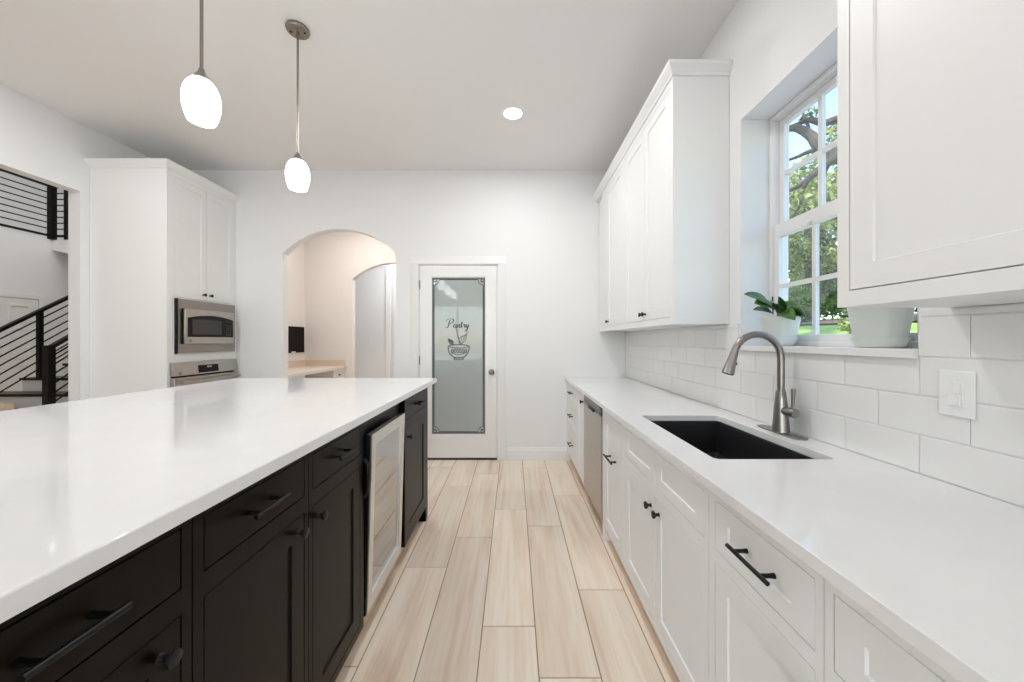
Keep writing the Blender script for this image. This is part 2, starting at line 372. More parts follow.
mb.build('etched_border', M['etch'], gp, smooth=False, recalc=False)
mb = MB()
for a, b in (((GX0+.012, EY, GZ0+.012), (GX0+.03, GY, GZ1-.012)), ((GX1-.03, EY, GZ0+.012), (GX1-.012, GY, GZ1-.012)), ((GX0+.03, EY, GZ0+.012), (GX1-.03, GY, GZ0+.03)), ((GX0+.03, EY, GZ1-.03), (GX1-.03, GY, GZ1-.012))): mb.box(a, b)
mb.build('etched_edge', M['etchsoft'], gp, smooth=False)
# the word Pantry in script strokes
word = [[(.45,2.05),(.15,1.3),(-.05,.5),(-.3,.05),(-.75,-.05),(-.8,.2)], [(-.75,1.55),(-.35,2.1),(.35,2.35),(1.15,2.25),(1.3,1.75),(.85,1.25),(.15,1.05)],
        [(2.0,.85),(1.6,.85),(1.3,.35),(1.5,.02),(1.85,.3),(2.05,.85),(1.95,.2),(2.2,.05),(2.5,.8),(2.42,.02)], [(2.44,.35),(2.75,.85),(2.95,.75),(2.85,.15),(3.1,.05),(3.6,1.65),(3.42,.25),(3.6,.02),(3.85,.3)],
        [(3.2,1.15),(3.95,1.25)], [(3.85,.3),(4.1,.95),(4.2,.75),(4.42,.8),(4.3,.2),(4.5,.05),(4.75,.85),(4.75,.2),(5.0,.12),(5.3,.9),(5.1,-.2),(4.65,-1.0),(4.4,-.75),(4.85,-.15),(5.6,.5)]]
mb = MB(); U = .0405; ox, oz = -.70, 1.435
for st in word:
    pts = catmull([(ox+p[0]*U, oz+p[1]*U, 0) for p in st], 8); n = len(pts)
    ws = [.004+.006*max(0, -(pts[min(i+1,n-1)].y-pts[max(i-1,0)].y))/max(1e-6, (pts[min(i+1,n-1)]-pts[max(i-1,0)]).length) for i in range(n)]
    flat_stroke(mb, [(p.x, p.y) for p in pts], ws, EY)
mb.build('lettering', M['etch'], gp, smooth=False, recalc=False)['label'] = 'word Pantry in dark script'
# etched picture of a bowl with a whisk and wheat ears
mb = MB()
def S(pts, w=.005): 
    q = catmull([(-.59+a*.115, 1.20+b*.13, 0) for a, b in pts], 6); flat_stroke(mb, [(p.x, p.y) for p in q], w*1.7, EY)
S([(-1.05,.25),(-.6,.35),(0,.38),(.6,.35),(1.05,.25)], .007); S([(-1.05,.25),(-.6,.14),(0,.1),(.6,.14),(1.05,.25)], .006)
S([(-1.0,.2),(-.9,-.3),(-.5,-.65),(0,-.72),(.5,-.65),(.85,-.3),(1.0,.2)], .009); S([(-.35,-.72),(-.4,-.85),(.4,-.85),(.35,-.72)], .007)
S([(-.3,1.85),(-.1,1.2),(.15,.4)], .006)
for dx in (-.28, -.1, .1, .28): S([(.15,.35),(.3+dx,.7),(.45+dx,1.0),(.75,1.25)], .004)
S([(.75,1.25),(.95,1.5)], .006)
for k in range(5): S([(-.5-.08*k,.36),(-.62-.1*k,.75+.05*k),(-.5-.1*k,.5)], .004)
for k in range(6): S([(-.7+.25*k,-.2),(-.62+.25*k,.02),(-.5+.25*k,-.1),(-.58+.25*k,-.32),(-.7+.25*k,-.2)], .006)
S([(-.75,-.25),(-.3,-.45),(.3,-.42),(.75,-.2)], .006)
mb.build('etched_picture', M['etchsoft'], gp, smooth=False, recalc=False)
mb = MB(); kx, kz = -.233, .953
mb.lathe((kx, DY-.001, kz), [(.032, 0), (.032, .006), (.012, .012), (.012, .03), (.024, .036), (.029, .048), (.026, .06), (.012, .066)], (0, -1, 0), 20)
mb.build('door_knob', M['nickel'], d1)['label'] = 'satin nickel knob'
mb = MB(); mb.box((-.1755, DY-.002, kz-.03), (-.1725, DY+.03, kz+.03)); mb.build('strike_plate', M['nickel'], d1)
for z in (.25, 1.08, 1.9):
    mb = MB(); mb.tube([(-1.011, DY-.006, z-.045), (-1.011, DY-.006, z+.045)], .006, 8); mb.build('hinge', M['nickel'], d1)

# kitchen window
w1 = empty('window_1', (1.4, 1.53, WZ0), 'white double hung window with grid above the sink', 'window', kind='structure')
FY0, FY1, FZ0, FZ1 = WY0, WY1, 1.273, WZ1
def rect_frame(mb, x0, x1, y0, y1, z0, z1, w, wb=None, wt=None):
    wb = wb or w; wt = wt or w
    mb.box((x0,y0,z0),(x1,y0+w,z1)); mb.box((x0,y1-w,z0),(x1,y1,z1)); mb.box((x0,y0+w,z0),(x1,y1-w,z0+wb)); mb.box((x0,y0+w,z1-wt),(x1,y1-w,z1))
mb = MB(); rect_frame(mb, 1.377, 1.46, FY0, FY1, FZ0, FZ1, .022); rect_frame(mb, 1.372, 1.392, FY0+.001, FY1-.001, FZ0, FZ1-.001, .018)
mb.build('window_frame', M['trim'], w1, bevel=.002)
for nm, x0, x1, z0, z1, wb, wt, xm in (('upper_sash', 1.412, 1.44, 1.866, 2.457, .05, .032, 1.426), ('lower_sash', 1.384, 1.410, 1.2955, 1.905, .03, .07, 1.397)):
    ya, yb = FY0+.022, FY1-.022
    mb = MB(); rect_frame(mb, x0, x1, ya, yb, z0, z1, .032, wb, wt); mb.box((x0+.0005, ya+.032, z0+wb), (x1-.0005, ya+.129, z1-wt))
    s = mb.build(nm, M['trim'], w1, bevel=.002)
    mb = MB(); ga, gb, gz0, gz1 = ya+.129, yb-.032, z0+wb, z1-wt
    for k in (1, 2): yy = gb-(gb-ga)*k/3; mb.box((x0+.004, yy-.010, gz0), (x1-.004, yy+.010, gz1))
    zm = (gz0+gz1)/2; mb.box((x0+.0045, ga, zm-.010), (x1-.0045, gb, zm+.010)); mb.build('muntin', M['trim'], s)
    mb = MB(); mb.box((xm-.002, ga-.005, gz0-.005), (xm+.002, gb+.005, gz1+.005)); mb.build('glass_pane', M['glass'], s)
mb = MB(); mb.lathe((1.384, 1.70, 1.85), [(.012, 0), (.012, .01), (.006, .014)], (-1, 0, 0), 12); mb.build('sash_lock', M['trim'], w1)
mb = MB(); mb.box((1.197, 1.096, 1.2445), (XR-.0005, 1.97, 1.273)); mb.box((XR-.001, WY0+.001, 1.258), (1.375, WY1-.001, 1.273)); mb.build('window_sill', M['quartz'], w1, bevel=.002)

# tiled backsplash: every tile bevelled, all one wall finish
TL, TH, TZ0, TY = .2445, .1168, .9002, 1.337
mb = MB(); XT = XR-.003
def tile(y0, y1, z0, z1):
    g = .0008; y0 += g; y1 -= g; z0 += g; z1 -= g; e = .0042; d = .0042; n0 = XT; n1 = XT-d
    if y1-y0 < .014 or z1-z0 < .014: e = min(y1-y0, z1-z0)*.35
    if y1-y0 < .004 or z1-z0 < .004: return
    a = [mb.bm.verts.new(p) for p in ((n0,y0,z0),(n0,y1,z0),(n0,y1,z1),(n0,y0,z1))]
    m = [mb.bm.verts.new(p) for p in ((n0-.003,y0,z0),(n0-.003,y1,z0),(n0-.003,y1,z1),(n0-.003,y0,z1))]
    b = [mb.bm.verts.new(p) for p in ((n1,y0+e,z0+e),(n1,y1-e,z0+e),(n1,y1-e,z1-e),(n1,y0+e,z1-e))]
    mb.bm.faces.new(b[::-1])
    for i in range(4): mb.bm.faces.new((a[(i+1)%4], a[i], m[i], m[(i+1)%4])); mb.bm.faces.new((m[(i+1)%4], m[i], b[i], b[(i+1)%4]))
def tiles(ya, yb, za, zb):
    for r in range(6):
        z0 = TZ0+r*TH; z1 = z0+TH
        if za > 1.2 and r == 3: z0 = 1.244
        if z0 >= zb or z1 <= za+.01 or (za < 1.2 and r > 2): continue
        s = TY+(0 if r % 2 == 0 else TL/2); y = s-TL*math.ceil((s-ya)/TL)
        while y < yb:
            tile(max(y, ya), min(y+TL, yb), max(z0, za), min(z1, zb)); y += TL
tiles(-.9, YB-.001, .9003, 1.251); tiles(-.9, 1.0955, 1.20001+.0505, 1.388); tiles(1.971, YB-.001, 1.2505, 1.388)
mb.mi = 1
for y0, y1, z1 in ((-.9, 1.094, 1.388), (1.094, 1.972, 1.243), (1.972, YB-.001, 1.388)): mb.box((XT, y0, .9002), (XR-.0005, y1, z1))
struct(mb, 'wall_right_backsplash', [M['tile'], M['grout']], smooth=False, recalc=False)

# ------------------------------------------------------------------ cabinet builders
class Face:                                        # a front plane: u along the run, v up, n outward
    def __init__(s, axis, plane): s.axis, s.plane = axis, plane
    def __call__(s, u, v, n):
        return {'-x': (s.plane-n, u, v), '+x': (s.plane+n, u, v), '-y': (u, s.plane-n, v)}[s.axis]
def fbox(mb, F, u0, u1, v0, v1, n0, n1): mb.box(F(u0, v0, n0), F(u1, v1, n1))
def shaker(F, u0, u1, v0, v1, n=0.0, t=.019, fr=.057, rec=.0055, frv=None):
    mb = MB(); frv = frv or fr; c = .002
    def R(a, b, nn): return [mb.bm.verts.new(F(u, v, nn)) for u, v in ((u0+a, v0+b), (u1-a, v0+b), (u1-a, v1-b), (u0+a, v1-b))]
    bk, so, fo, fi, ri = R(0,0,n-t), R(0,0,n-.0012), R(.0012,.0012,n), R(fr,frv,n), R(fr+c,frv+c,n-rec)
    mb.bm.faces.new(bk)
    for A, B in ((bk, so), (so, fo), (fo, fi), (fi, ri)):
        for i in range(4): mb.bm.faces.new((A[i], A[(i+1)%4], B[(i+1)%4], B[i]))
    mb.bm.faces.new(ri[::-1]); return mb
def bar_pull(F, uc, v, length=.15, n=0.0, parent=None, m=None):
    mb = MB(); h = length/2
    mb.tube([F(uc-h, v, n+.034), F(uc+h, v, n+.034)], .0055, 12)
    for du in (-h*.64, h*.64): mb.tube([F(uc+du, v, n), F(uc+du, v, n+.012), F(uc+du, v, n+.034)], [.0065, .005, .005], 10)
    return mb.build('pull', m or M['black'], parent)
def knob(F, u, v, n=0.0, parent=None, m=None, r=.0155):
    mb = MB(); a = Vector(F(u, v, n+1))-Vector(F(u, v, n))
    mb.lathe(F(u, v, n), [(.009, 0), (.0065, .004), (.006, .014), (r*.85, .018), (r, .022), (r*.93, .027), (r*.5, .029)], a, 18)
    return mb.build('knob', m or M['black'], parent)
def carcass(F, u0, u1, v0, v1, depth, openings, m, parent, ft=.02, name='body', extra=None):
    mb = MB(); back = []
    us = sorted({u0, u1, *[q for o in openings for q in o[:2]]}); vs = sorted({v0, v1, *[q for o in openings for q in o[2:4]]})
    def hole(u, v): return any(o[0] < u < o[1] and o[2] < v < o[3] for o in openings)
    nu, nv = len(us)-1, len(vs)-1
    S = [[not hole((us[i]+us[i+1])/2, (vs[j]+vs[j+1])/2) for j in range(nv)] for i in range(nu)]
    for i in range(nu):
        for j in range(nv):
            a, b, c, d = us[i], us[i+1], vs[j], vs[j+1]
            if S[i][j]: mb.face([F(a,c,0), F(b,c,0), F(b,d,0), F(a,d,0)])
            else:
                mb.face([F(a,c,-ft), F(b,c,-ft), F(b,d,-ft), F(a,d,-ft)])
                if i == 0 or S[i-1][j]: mb.face([F(a,c,0), F(a,d,0), F(a,d,-ft), F(a,c,-ft)])
                if i == nu-1 or S[i+1][j]: mb.face([F(b,c,0), F(b,d,0), F(b,d,-ft), F(b,c,-ft)])
                if j == 0 or S[i][j-1]: mb.face([F(a,c,0), F(b,c,0), F(b,c,-ft), F(a,c,-ft)])
                if j == nv-1 or S[i][j+1]: mb.face([F(a,d,0), F(b,d,0), F(b,d,-ft), F(a,d,-ft)])
    # sides, top, bottom and back, cut where the front grid is so that vertices merge
    for i in range(nu):
        for vv in (v0, v1): mb.face([F(us[i],vv,0), F(us[i+1],vv,0), F(us[i+1],vv,-depth), F(us[i],vv,-depth)])
    for j in range(nv):
        for uu in (u0, u1): mb.face([F(uu,vs[j],0), F(uu,vs[j+1],0), F(uu,vs[j+1],-depth), F(uu,vs[j],-depth)])
    mb.face([F(us[k],v0,-depth) for k in range(nu+1)]+[F(u1,vs[k],-depth) for k in range(1, nv+1)]+[F(us[k],v1,-depth) for k in range(nu-1, -1, -1)]+[F(u0,vs[k],-depth) for k in range(nv-1, 0, -1)])
    if extra: extra(mb)
    return mb.build(name, m, parent, merge=True, smooth=False)
G = .0025
def front(kind, F, o, m, root, fr=.057, frv=None, pull=None, kn=None, plen=.15, slab=False):
    u0, u1, v0, v1 = o
    if slab:
        mb = MB(); fbox(mb, F, u0+G, u1-G, v0+G, v1-G, -.019, 0); d = mb.build(kind, m, root, smooth=False, bevel=.0015)
    else: d = shaker(F, u0+G, u1-G, v0+G, v1-G, fr=fr, frv=frv).build(kind, m, root, smooth=False)
    if pull: bar_pull(F, pull[0], pull[1], plen, 0, d)
    if kn: knob(F, kn[0], kn[1], 0, d)
    return d
def base_cabinet(name, F, u0, u1, label, cat, m, fronts, depth, top=.868, bottom=.105, group=None, toe=True, toe_rec=.04, toe_mat=None, fr=.057):
    c = F((u0+u1)/2, 0, -depth/2); root = empty(name, (c[0], c[1], 0), label, cat, group)
    carcass(F, u0, u1, bottom, top, depth, [f[1] for f in fronts], m, root)
    if toe:
        mb = MB(); fbox(mb, F, u0, u1, .001, bottom, -depth+.02, -toe_rec); mb.build('toe_kick', toe_mat or m, root)
    for kind, o, kw in fronts: front(kind, F, o, m, root, **{'fr': fr, **kw})
    return root

# ------------------------------------------------------------------ right run
RF = Face('-x', .585); RD = .61; cw = M['cab']; grp = 'white base cabinets along the tiled wall'
base_cabinet('base_cabinet', RF, 3.335, YB-.003, 'white base cabinet of three stacked drawers against the far end wall', 'cabinet', cw,
    [('drawer', (3.375, 3.90, .70, .84), dict(pull=(3.62, .775), frv=.04)), ('drawer', (3.375, 3.90, .42, .665), dict(pull=(3.62, .55))), ('drawer', (3.375, 3.90, .13, .385), dict(pull=(3.62, .265)))], RD, group=grp, toe_mat=M['toe'])
base_cabinet('base_cabinet', RF, 2.995, 3.332, 'narrow white base cabinet with one full height door beyond the dishwasher', 'cabinet', cw,
    [('door', (3.02, 3.30, .13, .84), dict(kn=(3.045, .785)))], RD, group=grp, toe_mat=M['toe'])
def post(mb): fbox(mb, RF, 2.386, 2.372, 0, .105, -RD, 0)
base_cabinet('base_cabinet', RF, 1.965, 2.384, 'white pull-out base cabinet with one bar pull right beside the dishwasher', 'cabinet', cw,
    [('door', (1.972, 2.335, .13, .84), dict(pull=(2.13, .605), plen=.17))], RD, group=grp, toe_mat=M['toe'])
mb = MB(); fbox(mb, RF, 2.352, 2.384, .001, .1045, -.04, 0); o = mb.build('foot', cw); o.parent = [q for q in bpy.data.objects if q.get('label', '').startswith('white pull-out')][0]
for v in o.data.vertices: v.co -= o.parent.location
sb = empty('sink_base_cabinet', (.89, 1.527, 0), 'white double door sink base cabinet under the black sink', 'cabinet', grp)
sd = [(1.508, 1.905, .13, .655), (1.115, 1.505, .13, .655)]; sf = [(1.508, 1.905, .695, .84), (1.115, 1.505, .695, .84)]
carcass(RF, 1.092, 1.963, .105, .66, RD, sd, cw, sb)
carcass(RF, 1.092, 1.963, .6602, .868, .06, sf, cw, sb, name='front_rail')
mb = MB(); fbox(mb, RF, 1.092, 1.963, .001, .105, -RD+.02, -.04); mb.build('toe_kick', M['toe'], sb)
for o, k in zip(sd, ((1.548, .60), (1.462, .60))): front('door', RF, o, cw, sb, kn=k)
for o in sf: front('false_front', RF, o, cw, sb, frv=.045)
base_cabinet('base_cabinet', RF, .688, 1.089, 'white base cabinet with black bar pull on its drawer nearest the sink', 'cabinet', cw,
    [('drawer', (.7063, 1.057, .695, .838), dict(pull=(.865, .772), frv=.045)), ('door', (.7063, 1.057, .13, .66), dict(kn=(.735, .59)))], RD, group=grp, toe_mat=M['toe'])
base_cabinet('base_cabinet', RF, -.10, .685, 'white base cabinet at the lower right corner of the view', 'cabinet', cw,
    [('drawer', (-.07, .667, .695, .838), dict(pull=(.25, .772), frv=.045)), ('door', (.30, .667, .13, .66), dict(kn=(.34, .61))), ('door', (-.07, .296, .13, .66), dict(kn=(.26, .61)))], RD, group=grp, toe_mat=M['toe'])

# dishwasher
dw = empty('dishwasher', (.88, 2.689, 0), 'stainless steel dishwasher built in among the white base cabinets', 'dishwasher')
mb = MB(); fbox(mb, RF, 2.389, 2.991, .10, .866, -.58, -.03); mb.build('body', M['black'], dw)
mb = MB(); fbox(mb, RF, 2.394, 2.986, .115, .795, -.03, .006); mb.build('door', M['steel'], dw, bevel=.004)
mb = MB(); fbox(mb, RF, 2.394, 2.986, .80, .862, -.03, .004); cp = mb.build('control_panel', mat('dark_steel_strip', (.16, .15, .14), .3, 1.0), dw, bevel=.003)
mb = MB(); fbox(mb, RF, 2.396, 2.46, .802, .860, .0035, .006); mb.build('display', M['blackglass'], cp)
mb = MB(); fbox(mb, RF, 2.60, 2.78, .785, .80, .006, .016); mb.build('handle', M['black'], dw, bevel=.003)
mb = MB(); fbox(mb, RF, 2.389, 2.991, .001, .098, -.5, -.045); mb.build('toe_kick', M['toe'], dw)

# countertop with the sink cut-out
CT, CB, CX = .90, .870, .56; SX0, SX1, SY0, SY1 = .68, 1.088, 1.227, 1.939
def slab_with_hole(mb, x0, x1, y0, y1, z0, z1, hx0, hx1, hy0, hy1, r=.02):
    def rrect():
        out = []
        for cx, cy, a in ((hx1-r, hy0+r, -90), (hx1-r, hy1-r, 0), (hx0+r, hy1-r, 90), (hx0+r, hy0+r, 180)):
            out += [(cx+r*math.cos(math.radians(a+90*k/4)), cy+r*math.sin(math.radians(a+90*k/4))) for k in range(5)]
        return out
    H = rrect(); O = [(x1,y0),(x1,y1),(x0,y1),(x0,y0)]
    for z in (z1, z0):
        hv = [mb.bm.verts.new((x, y, z)) for x, y in H]; ov = [mb.bm.verts.new((x, y, z)) for x, y in O]
        for c in range(4):
            mb.bm.faces.new([ov[c]]+[hv[c*5+k] for k in range(4, -1, -1)])
            mb.bm.faces.new([ov[c], ov[(c+1)%4], hv[((c+1)*5)%20], hv[c*5+4]])
    for P in (H, O):
        n = len(P)
        for i in range(n): mb.face([(P[i][0],P[i][1],z0),(P[(i+1)%n][0],P[(i+1)%n][1],z0),(P[(i+1)%n][0],P[(i+1)%n][1],z1),(P[i][0],P[i][1],z1)])
mb = MB(); slab_with_hole(mb, CX, XR-.004, -.12, YB-.002, CB, CT, SX0, SX1, SY0, SY1)
tag(mb.build('countertop', M['quartz'], merge=True, smooth=False, bevel=.0025), 'long white quartz countertop with sink cut-out along the tiled wall', 'countertop')
# undermount sink: a bowl with wall thickness, flange below the slab, drain
mb = MB(); o_, t_ = .004, .012; zt, zb = CB-.001, .685
def ring(d, z): return [(SX0-d, SY0-d, z), (SX1+d, SY0-d, z), (SX1+d, SY1+d, z), (SX0-d, SY1+d, z)]
rs = [ring(.018, zt-.008), ring(.018, zt), ring(-.002, zt), ring(-.010, zb+.02), ring(-.025, zb+.004), ring(-.19, zb), ]
out = [ring(.003, zt-.008), ring(-.001, zb-.006)]
V = [[mb.bm.verts.new(p) for p in r] for r in rs]; W2 = [[mb.bm.verts.new(p) for p in r] for r in out]
for A, B in list(zip(V, V[1:]))+[(V[0], W2[0]), (W2[0], W2[1])]:
    for i in range(4): mb.bm.faces.new((A[i], A[(i+1)%4], B[(i+1)%4], B[i]))
mb.bm.faces.new(V[-1]); mb.bm.faces.new(W2[1][::-1])
snk = mb.build('sink', M['sink'], smooth=False, bevel=.004); tag(snk, 'black rectangular undermount sink set into the white countertop', 'sink')
mb = MB(); mb.lathe((.884, 1.583, zb), [(.045, .0005), (.045, .003), (.03, .002), (.02, -.001)], seg=20); mb.build('drain', M['nickel'], snk)

# faucet
fx, fy = 1.158, 1.578
fa = empty('faucet', (fx, fy, CT), 'brushed nickel gooseneck faucet with pull-down spray head behind the sink', 'faucet')
mb = MB(); n = 20; hl, hw = .128, .03; outl = [(fx+hw*math.cos(PI*k/10), fy+(hl-hw)*(1 if k <= 10 else -1)+hw*math.sin(PI*k/10)) for k in range(21)]
ol = [(fx+hw*math.cos(PI*k/10), fy+(hl-hw)+hw*math.sin(PI*k/10)) for k in range(11)]+[(fx-hw*math.cos(PI*k/10), fy-(hl-hw)-hw*math.sin(PI*k/10)) for k in range(11)]
mb.prism([(x, y, CT+.0003) for x, y in ol], (0, 0, .006)); mb.build('deck_plate', M['nickel'], fa, bevel=.002)
mb = MB(); mb.lathe((fx, fy, CT+.0063), [(.033, 0), (.032, .01), (.029, .05), (.026, .10), (.022, .14), (.0185, .172), (.016, .178)], seg=28); mb.build('body', M['nickel'], fa)
mb = MB(); arc = [(fx, fy, 1.07), (fx, fy, 1.14), (fx, fy, 1.222)]
for k in range(1, 15):
    a = PI*.93*k/14; arc.append((fx-.102+.102*math.cos(a), fy, 1.222+.102*math.sin(a)))
mb.tube(arc, .0145, 16); mb.build('spout', M['nickel'], fa)
e = Vector(arc[-1]); dr = Vector((-.30, 0, -.95)).normalized()
mb = MB(); mb.lathe(e-dr*.004, [(.0155, 0), (.0165, .012), (.0175, .03), (.021, .06), (.0245, .092), (.0245, .098)], dr, 22)
hd = mb.build('spray_head', M['nickel'], fa)
mb = MB(); mb.lathe(e+dr*.0935, [(.021, 0), (.021, .003), (.01, .004)], dr, 20); mb.build('nozzle', M['black'], hd)
mb = MB(); bt = e+dr*.045+Vector((.02, 0, -.004)); mb.lathe(bt, [(.006, 0), (.006, .004), (.003, .006)], (.95, 0, -.3), 10); mb.build('spray_button', M['black'], hd)
mb = MB(); mb.lathe((fx, fy-.02, .998), [(.016, 0), (.0165, .02), (.0165, .028), (.0195, .03), (.0195, .06), (.017, .064)], (0, -1, 0), 22); hb = mb.build('handle', M['nickel'], fa)
mb = MB(); mb.tube([(fx, fy-.066, 1.01), (fx, fy-.068, 1.04), (fx, fy-.07, 1.098)], [.006, .0062, .0085], 12); mb.build('lever', M['nickel'], hb)

# light switch
sw = empty('light_switch', (1.21, .997, 1.153), 'white dimmer switch plate on the backsplash tile right of the window', 'switch'); sw.location = (1.21, .997, 1.153)
F2 = Face('-x', XT-.0044)
mb = MB(); fbox(mb, F2, .956, 1.038, 1.090, 1.216, 0, .006); mb.build('plate', M['plastic'], sw, bevel=.003)
mb = MB(); fbox(mb, F2, .980, 1.014, 1.118, 1.186, .006, .0075); ins = mb.build('insert', M['plastic'], sw)
mb = MB(); fbox(mb, F2, .983, 1.011, 1.12, 1.15, .0075, .0115); mb.build('rocker', M['plastic'], sw, bevel=.0015)
mb = MB(); fbox(mb, F2, .984, .998, 1.154, 1.184, .0075, .0105); mb.build('slider', M['plastic'], sw, bevel=.001)
for z in (1.104, 1.202):
    mb = MB(); mb.lathe(F2(.997, z, .006), [(.003, 0), (.003, .0008)], (-1, 0, 0), 10); mb.build('screw', M['plastic'], sw)

# upper cabinets
UF = Face('-x', .903); UD = .903-XR; UDD = XR-.903-.002; UB, UT = 1.39, 2.79
def upper(u0, u1, label, fronts, group):
    root = empty('wall_cabinet', (1.06, (u0+u1)/2, UB), label, 'cabinet', group)
    carcass(UF, u0, u1, UB, UT, UDD, [f[0] for f in fronts], cw, root)
    for o, k in fronts: front('door', UF, o, cw, root, fr=.062, kn=k)
    return root
ug = 'white wall cabinets'
upper(2.06, 2.972, 'tall white double door wall cabinet left of the window', [((2.10, 2.513, 1.432, 2.75), (2.487, 1.475)), ((2.517, 2.935, 1.432, 2.75), (2.543, 1.475))], ug)
upper(2.975, 3.72, 'tall white single door wall cabinet by the far end wall', [((3.00, 3.50, 1.432, 2.75), (3.455, 1.475))], ug)
mb = MB(); fbox(mb, UF, 3.722, YB-.002, UB, UT, -.045, -.03); tag(mb.build('filler_strip', cw), 'white filler strip closing the gap beside the far wall cabinet', 'filler')
upper(-.35, 1.016, 'white wall cabinet in the upper right foreground over the planter', [((.50, .981, 1.432, 2.75), None), ((.01, .496, 1.432, 2.75), None)], ug)
CRP = [(0, UT+.0005), (.008, UT+.0005), (.010, UT+.014), (.015, UT+.018), (.024, UT+.032), (.034, UT+.044), (.038, UT+.050), (.038, UT+.066), (0, UT+.066)]
mb = MB(); mb.sweep([(XR-.001, 2.06), (.903, 2.06), (.903, YB-.001)], CRP, -1)
mb.box((.904, 2.061, UT+.0005), (XR-.001, YB-.001, UT+.06)); cr = mb.build('crown_molding', cw); tag(cr, 'white crown molding along the top of the far wall cabinets', 'molding'); cr['kind'] = 'thing'
mb = MB(); mb.sweep([(.903, -.35), (.903, 1.016), (XR-.001, 1.016)], CRP, -1)
cr = mb.build('crown_molding', cw); tag(cr, 'white crown molding above the foreground wall cabinet', 'molding'); cr['kind'] = 'thing'

# planters on the window sill
def planter(c, rt, rb, h, label, plant):
    r = empty('planter', c, label, 'planter', 'celadon planters on the window sill')
    x, y, z = c
    mb = MB(); mb.lathe((x, y, z+.0005), [(rb*.95, .012), (rb, .014), (rt, h), (rt+.001, h+.003), (rt-.004, h+.003), (rt-.006, h-.004), (rt-.008, h-.02), (rb-.004, .02), (.001, .02)], seg=40); mb.build('pot', M['pot'], r)
    rs = rb+(rt-rb)*.02/h; mb = MB(); mb.lathe((x, y, z+.0005), [(rb*.90, 0), (rb*.95, .002), (rs+.0065, .032), (rs+.007, .036), (rs+.003, .036), (rs+.001, .030), (rb-.002, .0105), (.001, .0105)], seg=40); mb.build('saucer', M['pot'], r)
    mb = MB(); mb.lathe((x, y, z), [(.001, h-.018), (rt-.009, h-.018), (rt-.010, h-.024), (.001, h-.024)], seg=32); mb.build('soil', M['soil'], r)
    if plant: plant(r)
    return r
def leaf(r, base, tip, w, droop, roll=0.0):
    B, T = Vector(base), Vector(tip); ax = T-B; side = ax.cross(Vector((0,0,1))).normalized(); side = Matrix.Rotation(roll, 3, ax.normalized()) @ side; up = side.cross(ax).normalized()
    mb = MB(); n = 9; rows = []
    for i in range(n+1):
        t = i/n; ww = w*(math.sin(PI*min(1, t**.85))**.6)*(.2+.8*min(1, t*2.6)) if 0 < t < 1 else .002
        c = B+ax*t+up*droop*(math.sin(PI*t*.9)); rows.append([mb.bm.verts.new(c+side*ww*s+up*(abs(s)*ww*.25)) for s in (-1, -.5, 0, .5, 1)])
    for a, b in zip(rows, rows[1:]):
        for k in range(4): mb.bm.faces.new((a[k], a[k+1], b[k+1], b[k]))
    o = mb.build('leaf', M['leaf'], r, recalc=False); s = o.modifiers.new('thick', 'SOLIDIFY'); s.thickness = .0015; return o
P1 = (1.298, 1.775, 1.273)
P2 = (1.306, 1.30, 1.273)
def plant(r):
    x, y, z = P1; t = z+.155
    mb = MB(); mb.tube([(x, y, z+.10), (x-.01, y+.0, t), (x-.02, y+.02, t+.05)], [.004, .0035, .003], 8); mb.tube([(x, y, z+.10), (x+.01, y-.02, t-.01)], .0035, 8)
    mb.tube([(x-.02, y+.02, t+.0), (x-.015, y+.03, t+.085)], [.002, .0035], 6); mb.build('stem', M['bark'], r)
    for b, tp, w, dr, ro in (((-.02,.02,.03), (-.165,.02,.095), .040, .014, -.75), ((-.015,.02,.02), (-.135,-.01,.045), .042, .016, -.8), ((-.01,0,.0), (-.085,-.05,.05), .036, .014, -.7),
                             ((0,0,-.01), (.03,-.11,-.03), .034, .03, -.9), ((0,.0,-.01), (-.02,-.125,-.045), .034, .03, .5), ((-.02,.02,.02), (.02,.09,.06), .034, .012, .5), ((0,0,0), (.05,-.02,.055), .030, .01, .9), ((-.02,.015,.0), (-.10,.05,.02), .036, .012, -.5), ((-.01,-.01,.0), (-.05,-.06,.075), .03, .01, -.9)):
        leaf(r, (x+b[0], y+b[1], t+b[2]), (x+tp[0], y+tp[1], t+tp[2]), w, dr, ro)
planter(P1, .082, .062, .135, 'pale green round planter holding a leafy plant on the sill', plant)
planter(P2, .089, .068, .165, 'empty pale green planter on the sill half hidden by the wall cabinet', None)

# ------------------------------------------------------------------ tall oven cabinet
OF = Face('+x', -3.0); ODP = XL+3.0+.004
oc = empty('oven_cabinet', (-3.33, 3.56, 0), 'tall white built-in oven cabinet in the far left corner', 'cabinet')
OP = [(3.235, 3.572, 1.682, 2.75), (3.576, 3.918, 1.682, 2.75)]
carcass(OF, 3.163, YB-.002, .105, UT, 3.67-3.0-.003, OP+[(3.25, 3.885, 1.195, 1.655), (3.20, 3.915, .45, 1.09)], cw, oc, ft=.3)
mb = MB(); fbox(mb, OF, 3.163, YB-.002, .001, .104, -.66, -.05); mb.build('toe_kick', cw, oc)
front('door', OF, OP[0], cw, oc, kn=(3.535, 1.735)); front('door', OF, OP[1], cw, oc, kn=(3.613, 1.735))
front('drawer', OF, (3.20, 3.915, .13, .43), cw, oc, pull=(3.56, .30)) if False else None
mb = MB(); mb.sweep([(XL+.001, 3.163), (-3.0, 3.163), (-3.0, YB-.001)], CRP); mb.box((XL+.002, 3.164, UT+.0005), (-3.001, YB-.001, UT+.06)); mb.build('crown', cw, oc)
